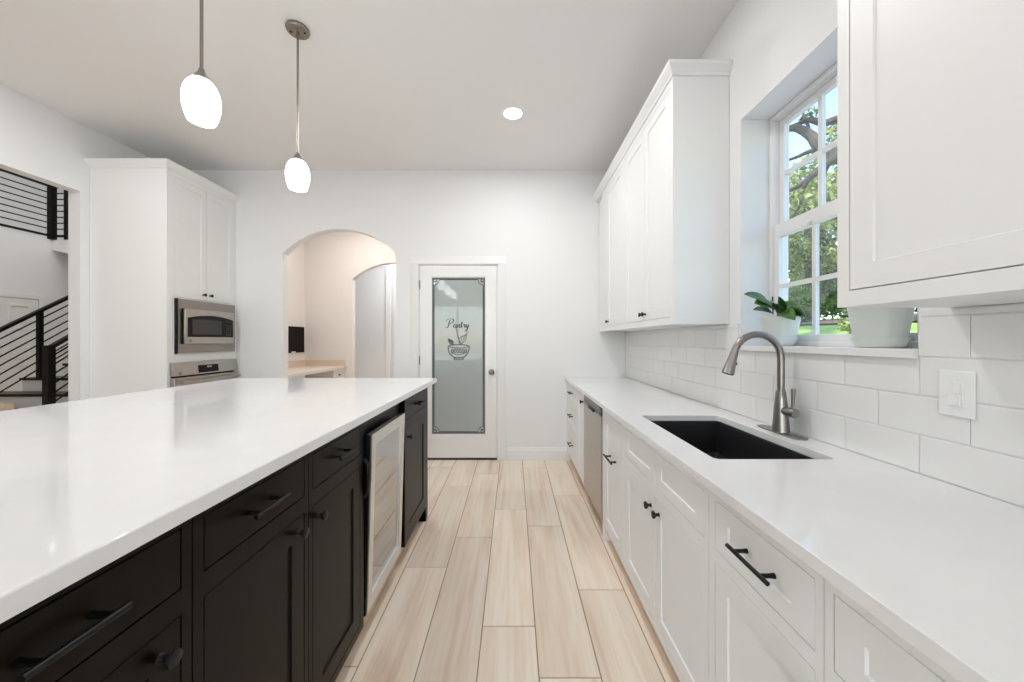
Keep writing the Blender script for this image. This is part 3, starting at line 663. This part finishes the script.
# built-in microwave
mw = empty('microwave', (-2.98, 3.57, 1.182), 'stainless built-in microwave with trim frame above the wall oven', 'microwave')
mb = MB()
for u0, u1, v0, v1 in ((3.239, 3.31, 1.182, 1.668), (3.845, 3.90, 1.182, 1.668), (3.31, 3.845, 1.182, 1.262), (3.31, 3.845, 1.585, 1.668)): fbox(mb, OF, u0, u1, v0, v1, .001, .030)
mb.build('trim_frame', mat('dark_brushed_steel', (.33, .305, .28), .34, 1.0), mw)
mb = MB(); fbox(mb, OF, 3.232, 3.2388, 1.176, 1.672, .001, .026); mb.build('trim_edge', M['black'], mw)
mb = MB(); fbox(mb, OF, 3.255, 3.88, 1.20, 1.65, -.28, .0005); mb.build('body', M['black'], mw)
mb = MB(); fbox(mb, OF, 3.272, 3.843, 1.264, 1.583, .0305, .045); mb.build('body_front', M['black'], mw)
mb = MB(); fbox(mb, OF, 3.272, 3.843, 1.264, 1.583, .0455, .060); md = mb.build('door', M['steel'], mw, bevel=.004)
def arch_plate(u0, u1, v0, v1, rise, n0, n1):
    mb = MB(); pts = [OF(u0, v0, n0), OF(u1, v0, n0)]+[OF(u1+(u0-u1)*k/12, v1-rise+rise*math.sin(PI*(.12+.76*k/12)), n0) for k in range(13)]
    mb.prism(pts, Vector(OF(0, 0, n1))-Vector(OF(0, 0, n0))); return mb
arch_plate(3.30, 3.83, 1.328, 1.535, .05, .0602, .0622).build('window', M['blackglass'], md)
mb = MB(); fbox(mb, OF, 3.345, 3.68, 1.352, 1.49, .0624, .0630); mb.build('viewing_pane', mat('microwave_mesh', (.035, .032, .03), .15), md)
mb = MB()
for r in range(5):
    for c in range(3): fbox(mb, OF, 3.735+c*.026, 3.753+c*.026, 1.345+r*.024, 1.358+r*.024, .0624, .0632)
mb.build('keypad', mat('keypad', (.03, .03, .03), .4), md)
mb = MB(); fbox(mb, OF, 3.735, 3.805, 1.475, 1.50, .0624, .063); mb.build('clock_display', M['display'], md)
mb = MB(); mb.lathe(OF(3.33, 1.295, .0602), [(.014, 0), (.014, .002), (.011, .002), (.011, .001), (.003, .001)], (1, 0, 0), 18); mb.build('emblem', M['pewter'], md)
# wall oven
wv = empty('wall_oven', (-2.98, 3.56, .45), 'stainless wall oven with black clock display below the microwave', 'oven')
mb = MB(); fbox(mb, OF, 3.205, 3.91, .455, 1.085, -.28, .0005); mb.build('body', M['black'], wv)
mb = MB(); mb.prism([OF(3.187, .978, .001), OF(3.187, 1.10, .001), OF(3.187, 1.10, .022), OF(3.187, .978, .034)], (0, .743, 0)); pn = mb.build('control_panel', M['steel'], wv, bevel=.003)
mb = MB(); mb.prism([OF(3.446, .990, .001), OF(3.446, 1.062, .001), OF(3.446, 1.062, .0270), OF(3.446, .990, .0345)], (0, .234, 0)); mb.build('display', M['blackglass'], pn)
mb = MB(); fbox(mb, OF, 3.545, 3.60, 1.035, 1.052, .0278, .0300); mb.build('clock', mat('clock_digits', (.25, .26, .24), .3), pn)
mb = MB(); mb.lathe(OF(3.255, 1.0, .0315), [(.016, 0), (.016, .002), (.013, .002), (.013, .001), (.003, .001)], (1, 0, .1), 18); mb.build('emblem', M['pewter'], pn)
mb = MB(); fbox(mb, OF, 3.19, 3.927, .47, .963, .001, .040); od = mb.build('door', M['steel'], wv, bevel=.004)
mb = MB(); fbox(mb, OF, 3.28, 3.84, .56, .84, .0402, .042); mb.build('oven_window', M['blackglass'], od)
mb = MB(); mb.tube([OF(3.22, .925, .08), OF(3.90, .925, .08)], .012, 14)
for u in (3.25, 3.87): mb.tube([OF(u, .925, .0405), OF(u, .925, .08)], .009, 10)
mb.build('handle', M['steel'], od)

# ------------------------------------------------------------------ island
IF = Face('+x', -.6235); ID = 1.15; dk = M['dark']; ig = 'espresso island cabinets'
IZT, IZB = 1.015, .983; ITOP = .982
def icab(u0, u1, label, du0, du1, pullc, kn):
    fr = [('drawer', (du0, du1, .832, .947), dict(slab=True, pull=(pullc, .893), plen=.125)), ('door', (du0, du1, .135, .784), dict(kn=kn, fr=.06))]
    return base_cabinet('island_cabinet', IF, u0, u1, label, 'cabinet', dk, fr, ID, top=ITOP, group=ig, toe_mat=M['toe'], toe_rec=.05)
icab(.215, .708, 'espresso island cabinet nearest the camera at the lower left corner', .25, .687, .50, (.645, .737))
icab(.711, 1.112, 'espresso island cabinet with its knob at the far edge of the door', .735, 1.092, .90, (1.055, .743))
icab(1.115, 1.524, 'espresso island cabinet directly before the glass door beverage cooler', 1.135, 1.490, 1.31, (1.165, .740))
icab(2.103, 2.666, 'espresso island cabinet at the far end beyond the beverage cooler', 2.125, 2.605, 2.37, (2.16, .728))
ic = [o for o in bpy.data.objects if o.get('label', '').startswith('espresso island cabinet at the far')][0]
mb = MB(); fbox(mb, IF, 2.61, 2.666, .001, .1045, -.05, 0); mb.build('foot', dk, ic)
mb = MB(); mb.box((-2.058, -.06, IZB), (-.57, 2.737, IZT)); tag(mb.build('island_countertop', M['quartz'], bevel=.003), 'broad white quartz countertop on the dark kitchen island', 'countertop')
# beverage cooler
bc = empty('beverage_cooler', (-.9, 1.81, 0), 'under-counter beverage cooler with steel framed glass door in the dark island', 'cooler')
mb = MB(); mb.box((-1.2, 1.535, .10), (-.655, 2.092, .955)); mb.build('body', M['black'], bc)
mb = MB(); fbox(mb, IF, 1.527, 2.10, .001, .098, -.5, -.05); mb.build('toe_kick', M['toe'], bc)
def dx(z): return -.6205+(z-.13)/(.897-.13)*.022           # the door leans out a little at the top
def dpan(mb, y0, y1, z0, z1, d0, d1):
    v = [(dx(z)+d, y, z) for z in (z0, z1) for y in (y0, y1) for d in (d0, d1)]
    V = [mb.bm.verts.new(p) for p in v]
    for q in ((0,1,3,2),(4,5,7,6),(0,1,5,4),(2,3,7,6),(0,2,6,4),(1,3,7,5)): mb.bm.faces.new([V[i] for i in q])
DY0, DY1 = 1.556, 2.022
mb = MB()
dpan(mb, DY0, DY0+.045, .13, .897, -.026, 0); dpan(mb, DY1-.045, DY1, .13, .897, -.026, 0); dpan(mb, DY0+.045, DY1-.045, .13, .185, -.026, 0); dpan(mb, DY0+.045, DY1-.045, .845, .897, -.026, 0)
df = mb.build('door', mat('cooler_frame_steel', (.80, .79, .77), .34, 1.0), bc, smooth=False)
mb = MB(); dpan(mb, DY0+.043, DY1-.043, .183, .847, -.016, -.012); mb.build('glass_pane', M['coolerglass'], df, smooth=False)
mb = MB(); dpan(mb, DY0-.012, DY0-.001, .13, .897, -.03, -.004); mb.build('gasket', M['black'], df, smooth=False)
mb = MB(); hy = DY0-.022; mb.tube([(dx(.80)-.022, hy, .80), (dx(.77)-.008, hy, .775), (dx(.72)-.004, hy, .72), (dx(.67)-.008, hy, .665), (dx(.64)-.022, hy, .64)], .0085, 10); mb.build('handle', M['black'], df)
for z in (.33, .50, .67):
    mb = MB(); mb.box((-.654, 1.56, z), (-.642, 2.02, z+.012)); mb.build('shelf', M['pewter'], bc)

# ------------------------------------------------------------------ lamps
def pendant(y, label):
    x = -1.273; r = empty('pendant_light', (x, y, 2.165), label, 'pendant lamp', 'pendant lamps over the island')
    mb = MB(); mb.lathe((x, y, ZC-.001), [(.062, 0), (.064, -.006), (.062, -.016), (.057, -.021), (.001, -.021)], seg=32)
    cn = mb.build('canopy', M['pewter'], r)
    for dx_ in (-.038, .038):
        mb = MB(); mb.lathe((x+dx_, y+dx_*.15, ZC-.021), [(.006, 0), (.006, -.004), (.003, -.006)], seg=10); mb.build('screw', M['black'], cn)
    mb = MB(); mb.tube([(x, y, ZC-.02), (x, y, 2.40)], .0065, 10); mb.build('rod', M['pewter'], r)
    mb = MB(); mb.lathe((x, y, 2.355), [(.026, 0), (.03, .006), (.03, .016), (.02, .028), (.012, .04), (.010, .052)], seg=24); mb.build('socket_cap', M['nickel'], r)
    R, Z = [], []
    prof = [(.027, .197), (.040, .188), (.052, .170), (.061, .145), (.066, .115), (.0665, .09), (.064, .06), (.058, .03), (.049, 0), (.046, 0), (.055, .032), (.061, .062), (.0635, .09), (.063, .114), (.058, .143), (.049, .166), (.038, .183), (.026, .192)]
    prof = [(r_*.96, .197-(.197-h_)*.86) for r_, h_ in prof]; mb = MB(); mb.lathe((x, y, 2.165), prof, seg=36, close=True); mb.build('shade', M['shade'], r)
    mb = MB(); mb.lathe((x, y, 2.235), [(.001, -.03), (.015, -.026), (.025, -.01), (.027, .01), (.02, .05), (.013, .09), (.013, .12), (.001, .12)], seg=18); mb.build('bulb', M['lamp'], r)
    return r
pa = pendant(2.159, 'farther of the two opal glass pendants, hanging near the arch')
for y, lb in ((1.492, 'nearer opal glass pendant, its canopy above the frame'), (.825, 'third opal glass pendant, middle one of those mirrored in the pantry door'), (.158, 'fourth opal glass pendant, rightmost of those mirrored in the pantry door')):
    c = copy_tree(pa); c.location.y = y; c['label'] = lb
rl_ = empty('recessed_light', (0, 2.962, ZC), 'round recessed ceiling light shining above the aisle', 'ceiling light')
mb = MB(); mb.lathe((0, 2.962, ZC-.0005), [(.098, 0), (.098, -.003), (.078, -.008), (.072, -.006), (.072, -.001)], seg=36, close=True); mb.build('trim_ring', M['plastic'], rl_)
mb = MB(); mb.lathe((0, 2.962, ZC-.0008), [(.0715, 0), (.0715, -.003), (.001, -.004)], seg=36); mb.build('lens', M['lamp'], rl_)

# ------------------------------------------------------------------ desk nook
NF = Face('+x', -2.63); dn = empty('desk', (-2.94, 4.9, 0), 'built-in white desk with pale top inside the first arch', 'desk')
mb = MB(); mb.box((-3.247, 4.06, .86), (-2.60, 5.697, .90)); mb.build('desktop', mat('pale_laminate', (.74, .66, .58), .3), dn, bevel=.003)
mb = MB(); mb.box((-3.247, 4.06, .9005), (-3.23, 5.697, .99)); mb.box((-3.23, 5.68, .9005), (-2.62, 5.697, .99)); mb.build('backsplash', mat('warm_laminate', (.72, .58, .47), .35), dn)
carcass(NF, 4.06, 4.62, .02, .859, .60, [], cw, dn, name='side_cabinet')
carcass(NF, 5.36, 5.697, .02, .859, .60, [(5.38, 5.69, .70, .84), (5.38, 5.69, .06, .67)], cw, dn, name='drawer_unit')
d = front('drawer', NF, (5.38, 5.69, .70, .84), cw, dn, kn=(5.50, .775), frv=.03, fr=.04)
front('door', NF, (5.38, 5.69, .06, .67), cw, dn)
mb = MB(); mb.box((-3.247, 4.622, .02), (-3.20, 5.358, .858)); mb.build('knee_shade_panel', mat('knee_shade_panel', (.42, .38, .32), .6), dn)  # darker colour paints in the shade of the knee space
wb = empty('wall_board', (-3.24, 5.43, 1.11), 'dark brown rectangular board on the nook wall above the desk', 'board')
mb = MB(); mb.box((-3.249, 5.18, 1.11), (-3.236, 5.66, 1.50)); mb.build('board', M['brown'], wb)
mb = MB(); mb.box((-3.236, 5.33, 1.112), (-3.226, 5.42, 1.13)); mb.build('ledge_clip', M['plastic'], wb)

# ------------------------------------------------------------------ stair hall
st = empty('staircase', (-6.1, 5.5, 0), 'dark treaded staircase with white risers seen through the left opening', 'stairs')
SR, SN, SY = .19, .27, 4.40
for k in range(1, 11):
    y = SY+SN*(k-1); xl = -7.6 if k <= 3 else (-7.0 if k == 4 else -6.72); z = SR*k
    mb = MB(); mb.box((xl-.02, y-.025, z-.035), (-5.55, y+SN, z)); mb.build('tread', M['dark'], st, bevel=.004)
    mb = MB(); mb.box((xl, y, z-SR+.0005), (-5.56, y+SN, z-.036)); mb.build('riser', M['trim'], st)
mb = MB(); yl = SY+SN*10; mb.box((-6.70, yl+.001, 0), (-5.0, 8.2, 2.09)); mb.build('half_landing', M['wall'], st)
# upper flight climbing back towards the balcony
uf = empty('upper_stairs', (-7.5, 7.4, 2.1), 'white soffit of the upper stair flight under the balcony railing', 'stairs')
mb = MB(); mb.prism([(-8.595, 6.81, 2.98), (-8.595, 6.81, 3.17), (-8.25, 6.81, 3.17), (-6.76, 6.81, 2.14), (-6.76, 6.81, 1.88), (-8.33, 6.81, 2.92)], (0, 1.1, 0)); mb.build('soffit', M['wall'], uf, smooth=False)
for k in range(5):
    mb = MB(); x = -8.24+.27*k; mb.box((x, 6.79, 3.09-.185*k), (x+.28, 7.9, 3.125-.185*k)); mb.build('tread', M['dark'], uf)
bk = mat('black_railing', (.006, .005, .0045), .55, spec=.2)
def sloped_rail(x, y0, y1, posts, label):
    f = lambda y: -1.859+.7*y
    r = empty('stair_railing', (x, y0, max(0, f(y0)-.9)), label, 'railing')
    mb = MB()
    mb.prism([(x-.03, y0, f(y0)), (x+.03, y0, f(y0)), (x+.03, y0, f(y0)-.045), (x-.03, y0, f(y0)-.045)], (0, y1-y0, f(y1)-f(y0))); mb.build('handrail', bk, r, smooth=False)
    for k in range(1, 8):
        d = .045+.115*k-.02; mb = MB(); mb.tube([(x, y0, f(y0)-d), (x, y1, f(y1)-d)], .0095, 8); mb.build('bar', bk, r)
    for (py, w, zt, zb) in posts:
        mb = MB(); mb.box((x-w/2, py-w/2, zb), (x+w/2, py+w/2, zt)); mb.build('post', bk, r)
sloped_rail(-6.65, 4.55, 6.9, [(5.13, .05, f_ := -1.859+.7*5.13-.02, .761), (6.2, .05, -1.859+.7*6.2-.02, 1.331)], 'black sloped stair railing on the far side of the steps')
sloped_rail(-5.60, 4.405, 6.9, [(4.405, .075, 1.235, .191)], 'black stair railing on the near side starting at the broad newel')
br = empty('balcony_railing', (HX, 5.5, 3.17), 'black horizontal bar balcony railing high above the stairs', 'railing')
mb = MB(); mb.box((HX-.03, .5, 4.145), (HX+.03, 6.81, 4.195)); mb.box((HX, 6.78, 4.145), (-8.34, 6.84, 4.195)); mb.build('handrail', bk, br)
mb = MB(); mb.box((HX-.02, .5, 3.22), (HX+.02, 6.81, 3.255)); mb.box((HX, 6.79, 3.22), (-8.34, 6.83, 3.255)); mb.build('bottom_rail', bk, br)
for k in range(7):
    z = 3.255+.89*(k+1)/8; mb = MB(); mb.tube([(HX, .5, z), (HX, 6.81, z), (HX+.01, 6.81, z), (-8.34, 6.81, z)], .011, 8); mb.build('bar', bk, br)
for x, y, w in ((HX, 6.81, .085), (-8.34, 6.81, .04), (HX, 3.5, .085)):
    mb = MB(); mb.box((x-w/2, y-w/2, 3.171), (x+w/2, y+w/2, 4.20)); mb.build('post', bk, br)
# panelled hall door under the balcony
d2 = empty('door_2', (HX+.03, 6.1, 0), 'white six panel door behind the staircase railing', 'door', kind='structure')
HF = Face('+x', HX+.001)
mb = MB(); fbox(mb, HF, 5.70, 6.59, .01, 2.02, 0, .03)
mb.build('door_leaf', M['trim'], d2)
for u0, u1 in ((5.80, 6.09), (6.2, 6.49)):
    for v0, v1 in ((1.62, 1.92), (.98, 1.52), (.2, .88)):
        shaker(HF, u0, u1, v0, v1, n=.042, t=.0115, fr=.035, rec=.010).build('panel', M['trim'], d2, smooth=False)
mb = MB()
for u in (5.60, 6.60): fbox(mb, HF, u, u+.09, 0, 2.0295, 0, .035)
fbox(mb, HF, 5.60, 6.69, 2.03, 2.12, 0, .035); struct(mb, 'trim_hall_door', M['trim'])
# light wood table, one corner in view
tb = empty('wooden_table', (-4.75, 2.7, 0), 'light wood table corner just beyond the island by the stairs', 'table')
mb = MB(); mb.box((-5.35, 2.2, .725), (-4.15, 3.04, .775)); mb.build('tabletop', M['lightwood'], tb, bevel=.004)
for x in (-5.28, -4.27):
    for y in (2.27, 2.97):
        mb = MB(); mb.box((x-.03, y-.03, .001), (x+.03, y+.03, .724)); mb.build('leg', M['lightwood'], tb)

# ------------------------------------------------------------------ outdoors beyond the window
def gz(x): return -.25+max(0, x-2.5)*.25 if x < 11.5 else 2.0+(x-11.5)*.07
mb = MB(); n = 24
xs = [1.47+(70-1.47)*(k/n)**1.7 for k in range(n+1)]
for a, b in zip(xs, xs[1:]):
    for y0, y1 in ((-40, -10), (-10, 0), (0, 10), (10, 20), (20, 40), (40, 80)): mb.face([(a,y0,gz(a)),(b,y0,gz(b)),(b,y1,gz(b)),(a,y1,gz(a))])
struct(mb, 'ground', M['grass'], merge=True)
mb = MB(); mb.box((-12, -45, -.4), (1.46, -5.8, -.25)); struct(mb, 'ground_patio', M['concrete'])
mb = MB()
for a, b in zip([1.461, 2.5, 3.5, 4.5, 5.5], [2.5, 3.5, 4.5, 5.5, 6.3]): mb.face([(a,-20,gz(a)+.012),(b,-20,gz(b)+.012),(b,40,gz(b)+.012),(a,40,gz(a)+.012)])
struct(mb, 'ground_bounce', M['concrete'], merge=True)  # unseen grey strip added beside the house to bounce neutral light into the window
mb = MB()
for k in range(24):
    y0 = -4+k*2; a, b = 10.8+.25*math.sin(k*.8), 10.8+.25*math.sin((k+1)*.8); w = 1.25
    mb.face([(a,y0,gz(a)+.03),(a+w,y0,gz(a+w)+.03),(b+w,y0+2,gz(b+w)+.03),(b,y0+2,gz(b)+.03)])
struct(mb, 'ground_mulch', M['mulch'], merge=True)
def foliage(name, blobs, nl, size, m, root):
    mb = MB(); rl = mb.bm.faces.layers.float.new('rand'); tot = sum(r**2 for _, r in blobs)
    for c, r in blobs:
        for _ in range(int(nl*r*r/tot)):
            d = Vector((random.gauss(0,1), random.gauss(0,1), random.gauss(0,1))).normalized()*r*random.uniform(.35, 1.0)
            p = Vector(c)+Vector((d.x, d.y, d.z*.75)); s = size*random.uniform(.6, 1.3)
            u = Vector((random.gauss(0,1), random.gauss(0,1), random.gauss(0,1))).normalized(); w = u.cross(Vector((random.gauss(0,1), random.gauss(0,1), random.gauss(0,1)))).normalized()
            f = mb.face([p-u*s, p+w*s*.45, p+u*s, p-w*s*.45]); f[rl] = random.random()
    return mb.build(name, m, root, smooth=False, recalc=False)
def tree(name, base, label, blobs, nl, size, m, limbs, group='trees outside the window'):
    r = empty(name, base, label, 'tree', group); mb = MB()
    for pts, r0, r1 in limbs:
        q = catmull(pts, 5); mb.tube(q, [r0+(r1-r0)*i/(len(q)-1) for i in range(len(q))], 9)
    mb.build('trunk', M['bark'], r); foliage('foliage', blobs, nl, size, m, r); return r
# the old tree whose limbs cross the upper sash
bx, by = 10.2, 8.6; g0 = gz(bx)
def at(px, py, y): return ((px-513)/365*y, y, 1.3+(340-py)/365*y)
lim = [([(bx,by,g0-.1),(bx-.1,by+.05,g0+2.2),(bx-.3,by+.3,g0+3.9),(bx-.2,by+.5,g0+5.4)], .30, .17),
       ([(bx-.25,by+.2,g0+3.7),at(850,160,9.1),at(823,150,9.3),at(811,136,9.6),at(796,128,9.9),at(783,131,10.2)], .20, .07),
       ([(bx-.25,by+.4,g0+4.6),at(850,119,9.3),at(824,123,9.5),at(808,120,9.8),at(788,127,10.3),at(770,118,10.8)], .12, .035),
       ([(bx-.2,by+.2,g0+3.3),at(850,152,9.0),at(830,161,9.1),at(813,175,9.3),at(797,187,9.6),at(778,194,10.0)], .15, .04),
       ([at(811,176,9.3),at(803,190,9.5),at(800,205,9.8),at(790,222,10.2)], .06, .02),
       ([at(824,150,9.3),at(811,151,9.5),at(797,157,9.9),at(780,163,10.4)], .07, .03),
       ([at(830,161,9.1),at(822,180,9.3),at(815,196,9.6)], .05, .015),
       ([at(811,136,9.6),at(806,120,9.9),at(798,104,10.3)], .05, .015),
       ([(bx,by,g0+3.4),(bx+.6,by-.8,g0+4.6),(bx+1.2,by-1.6,g0+6)], .14, .04)]
rb = [((bx-2.6+random.uniform(-1.6,2.6), by+1.8+random.uniform(-2.2,2.4), g0+random.uniform(2.7,5.0)), random.uniform(.35,.75)) for _ in range(15)]
rb += [((bx-2.0+random.uniform(-1.6,2.6), by+1.8+random.uniform(-2.2,2.6), g0+random.uniform(4.6,8.2)), random.uniform(.25,.55)) for _ in range(12)]
tree('oak_tree', (bx, by, g0), 'old tree with crooked dark limbs across the upper sash', rb, 5200, .085, M['leaf_light'], lim)
def simple_tree(x, y, h, w, m, label, nl=4200, size=.14):
    g0 = gz(x); b = [((x+random.uniform(-w,w), y+random.uniform(-w,w), g0+h*random.uniform(.16,1.0)), w*random.uniform(.35,.62)) for _ in range(17)]
    tree('leafy_tree', (x, y, g0), label, b, nl, size, m, [([(x,y,g0-.1),(x+.1,y,g0+h*.4),(x,y+.2,g0+h*.8)], .2, .06), ([(x+.08,y,g0+h*.35),(x+.6,y-.5,g0+h*.6)], .1, .03), ([(x+.08,y,g0+h*.4),(x-.6,y+.6,g0+h*.7)], .1, .03)])
for x, y, h, w, m, lb, nl, sz in (
    (13.6, 16.9, 7.6, 1.9, 'leaf_mid', 'leafy tree right behind the old tree on the lawn slope', 7000, .11),
    (18.0, 21.8, 10.5, 2.3, 'leaf_light', 'yellow green tree farther up the slope, left in the window', 7000, .14),
    (20.5, 16.6, 9.5, 2.3, 'leaf_mid', 'tall mid green tree nearest the right edge of the window view', 5000, .15),
    (16.2, 11.2, 7.5, 1.9, 'leaf_mid', 'leafy tree on the slope, screened by the foreground wall cabinet', 3000, .14),
    (22.0, 28.5, 12.0, 2.9, 'leaf_light', 'broad light green tree at the top of the slope', 6000, .18),
    (9.0, 24.5, 8.0, 2.2, 'leaf_mid', 'leafy tree standing left of the window view', 3000, .15),
    (32.0, 42.0, 14.0, 3.2, 'leaf_mid', 'farthest tree of the slope', 4000, .22)):
    simple_tree(x, y, h, w, M[m], lb, nl, sz)
for x, y, h, w in ((19.0, 9.6, 9.0, 2.3), (15.5, 5.6, 8.0, 2.0), (24.0, 13.0, 10.5, 2.6), (21.0, 4.6, 9.0, 2.4), (27.0, 20.5, 11.0, 2.8), (29.0, 8.0, 11.0, 2.8)):
    simple_tree(x, y, h, w, M['leaf_mid'], 'leafy tree on the slope, screened by the foreground wall cabinet', 3500, .15)
def shrub(x, y, h, w, m, label):
    g0 = gz(x); r = empty('shrub', (x, y, g0), label, 'shrub', 'shrubs along the mulch bed')
    b = [((x+random.uniform(-w,w)*.6, y+random.uniform(-w,w), g0+h*random.uniform(.2,.8)), h*.42) for _ in range(9)]
    foliage('foliage', b, 3600, .075, m, r); mb = MB()
    for k in range(5): mb.tube([(x,y,g0-.02),(x+random.uniform(-.3,.3),y+random.uniform(-.4,.4),g0+h*.6)], [.03,.012], 6)
    mb.build('stems', M['bark'], r)
shrub(12.0, 15.0, 1.5, .7, M['leaf_dark'], 'dark shrub on the mulch bed, left in the lower sash')
shrub(12.5, 12.7, 1.6, .7, M['leaf_dark'], 'dark shrub on the mulch bed, middle of the lower sash')
shrub(9.2, 9.6, .55, .55, M['leaf_light'], 'low bright green bush on the lawn in front of the mulch')
shrub(13.2, 10.2, 1.8, .8, M['leaf_mid'], 'mid green shrub behind the mulch, beside the cabinet edge')

hg = empty('hedge', (17.4, 19.0, gz(17.4)), 'tall dark hedge closing the lawn behind the trees', 'hedge')
hb = [((16.4+2.6*t+random.uniform(-.3, .3), 20.6-4.6*t, gz(17)+random.uniform(.3, 2.6)), random.uniform(.7, .95)) for t in [k/21 for k in range(22)]]
foliage('foliage', hb, 15000, .11, M['leaf_dark'], hg)
mb = MB()
for k in range(9): mb.tube([(16.4+.32*k, 20.6-.57*k, gz(17)-.1), (16.4+.32*k, 20.6-.57*k+.1, gz(17)+1.8)], [.05, .02], 6)
mb.build('stems', M['bark'], hg)
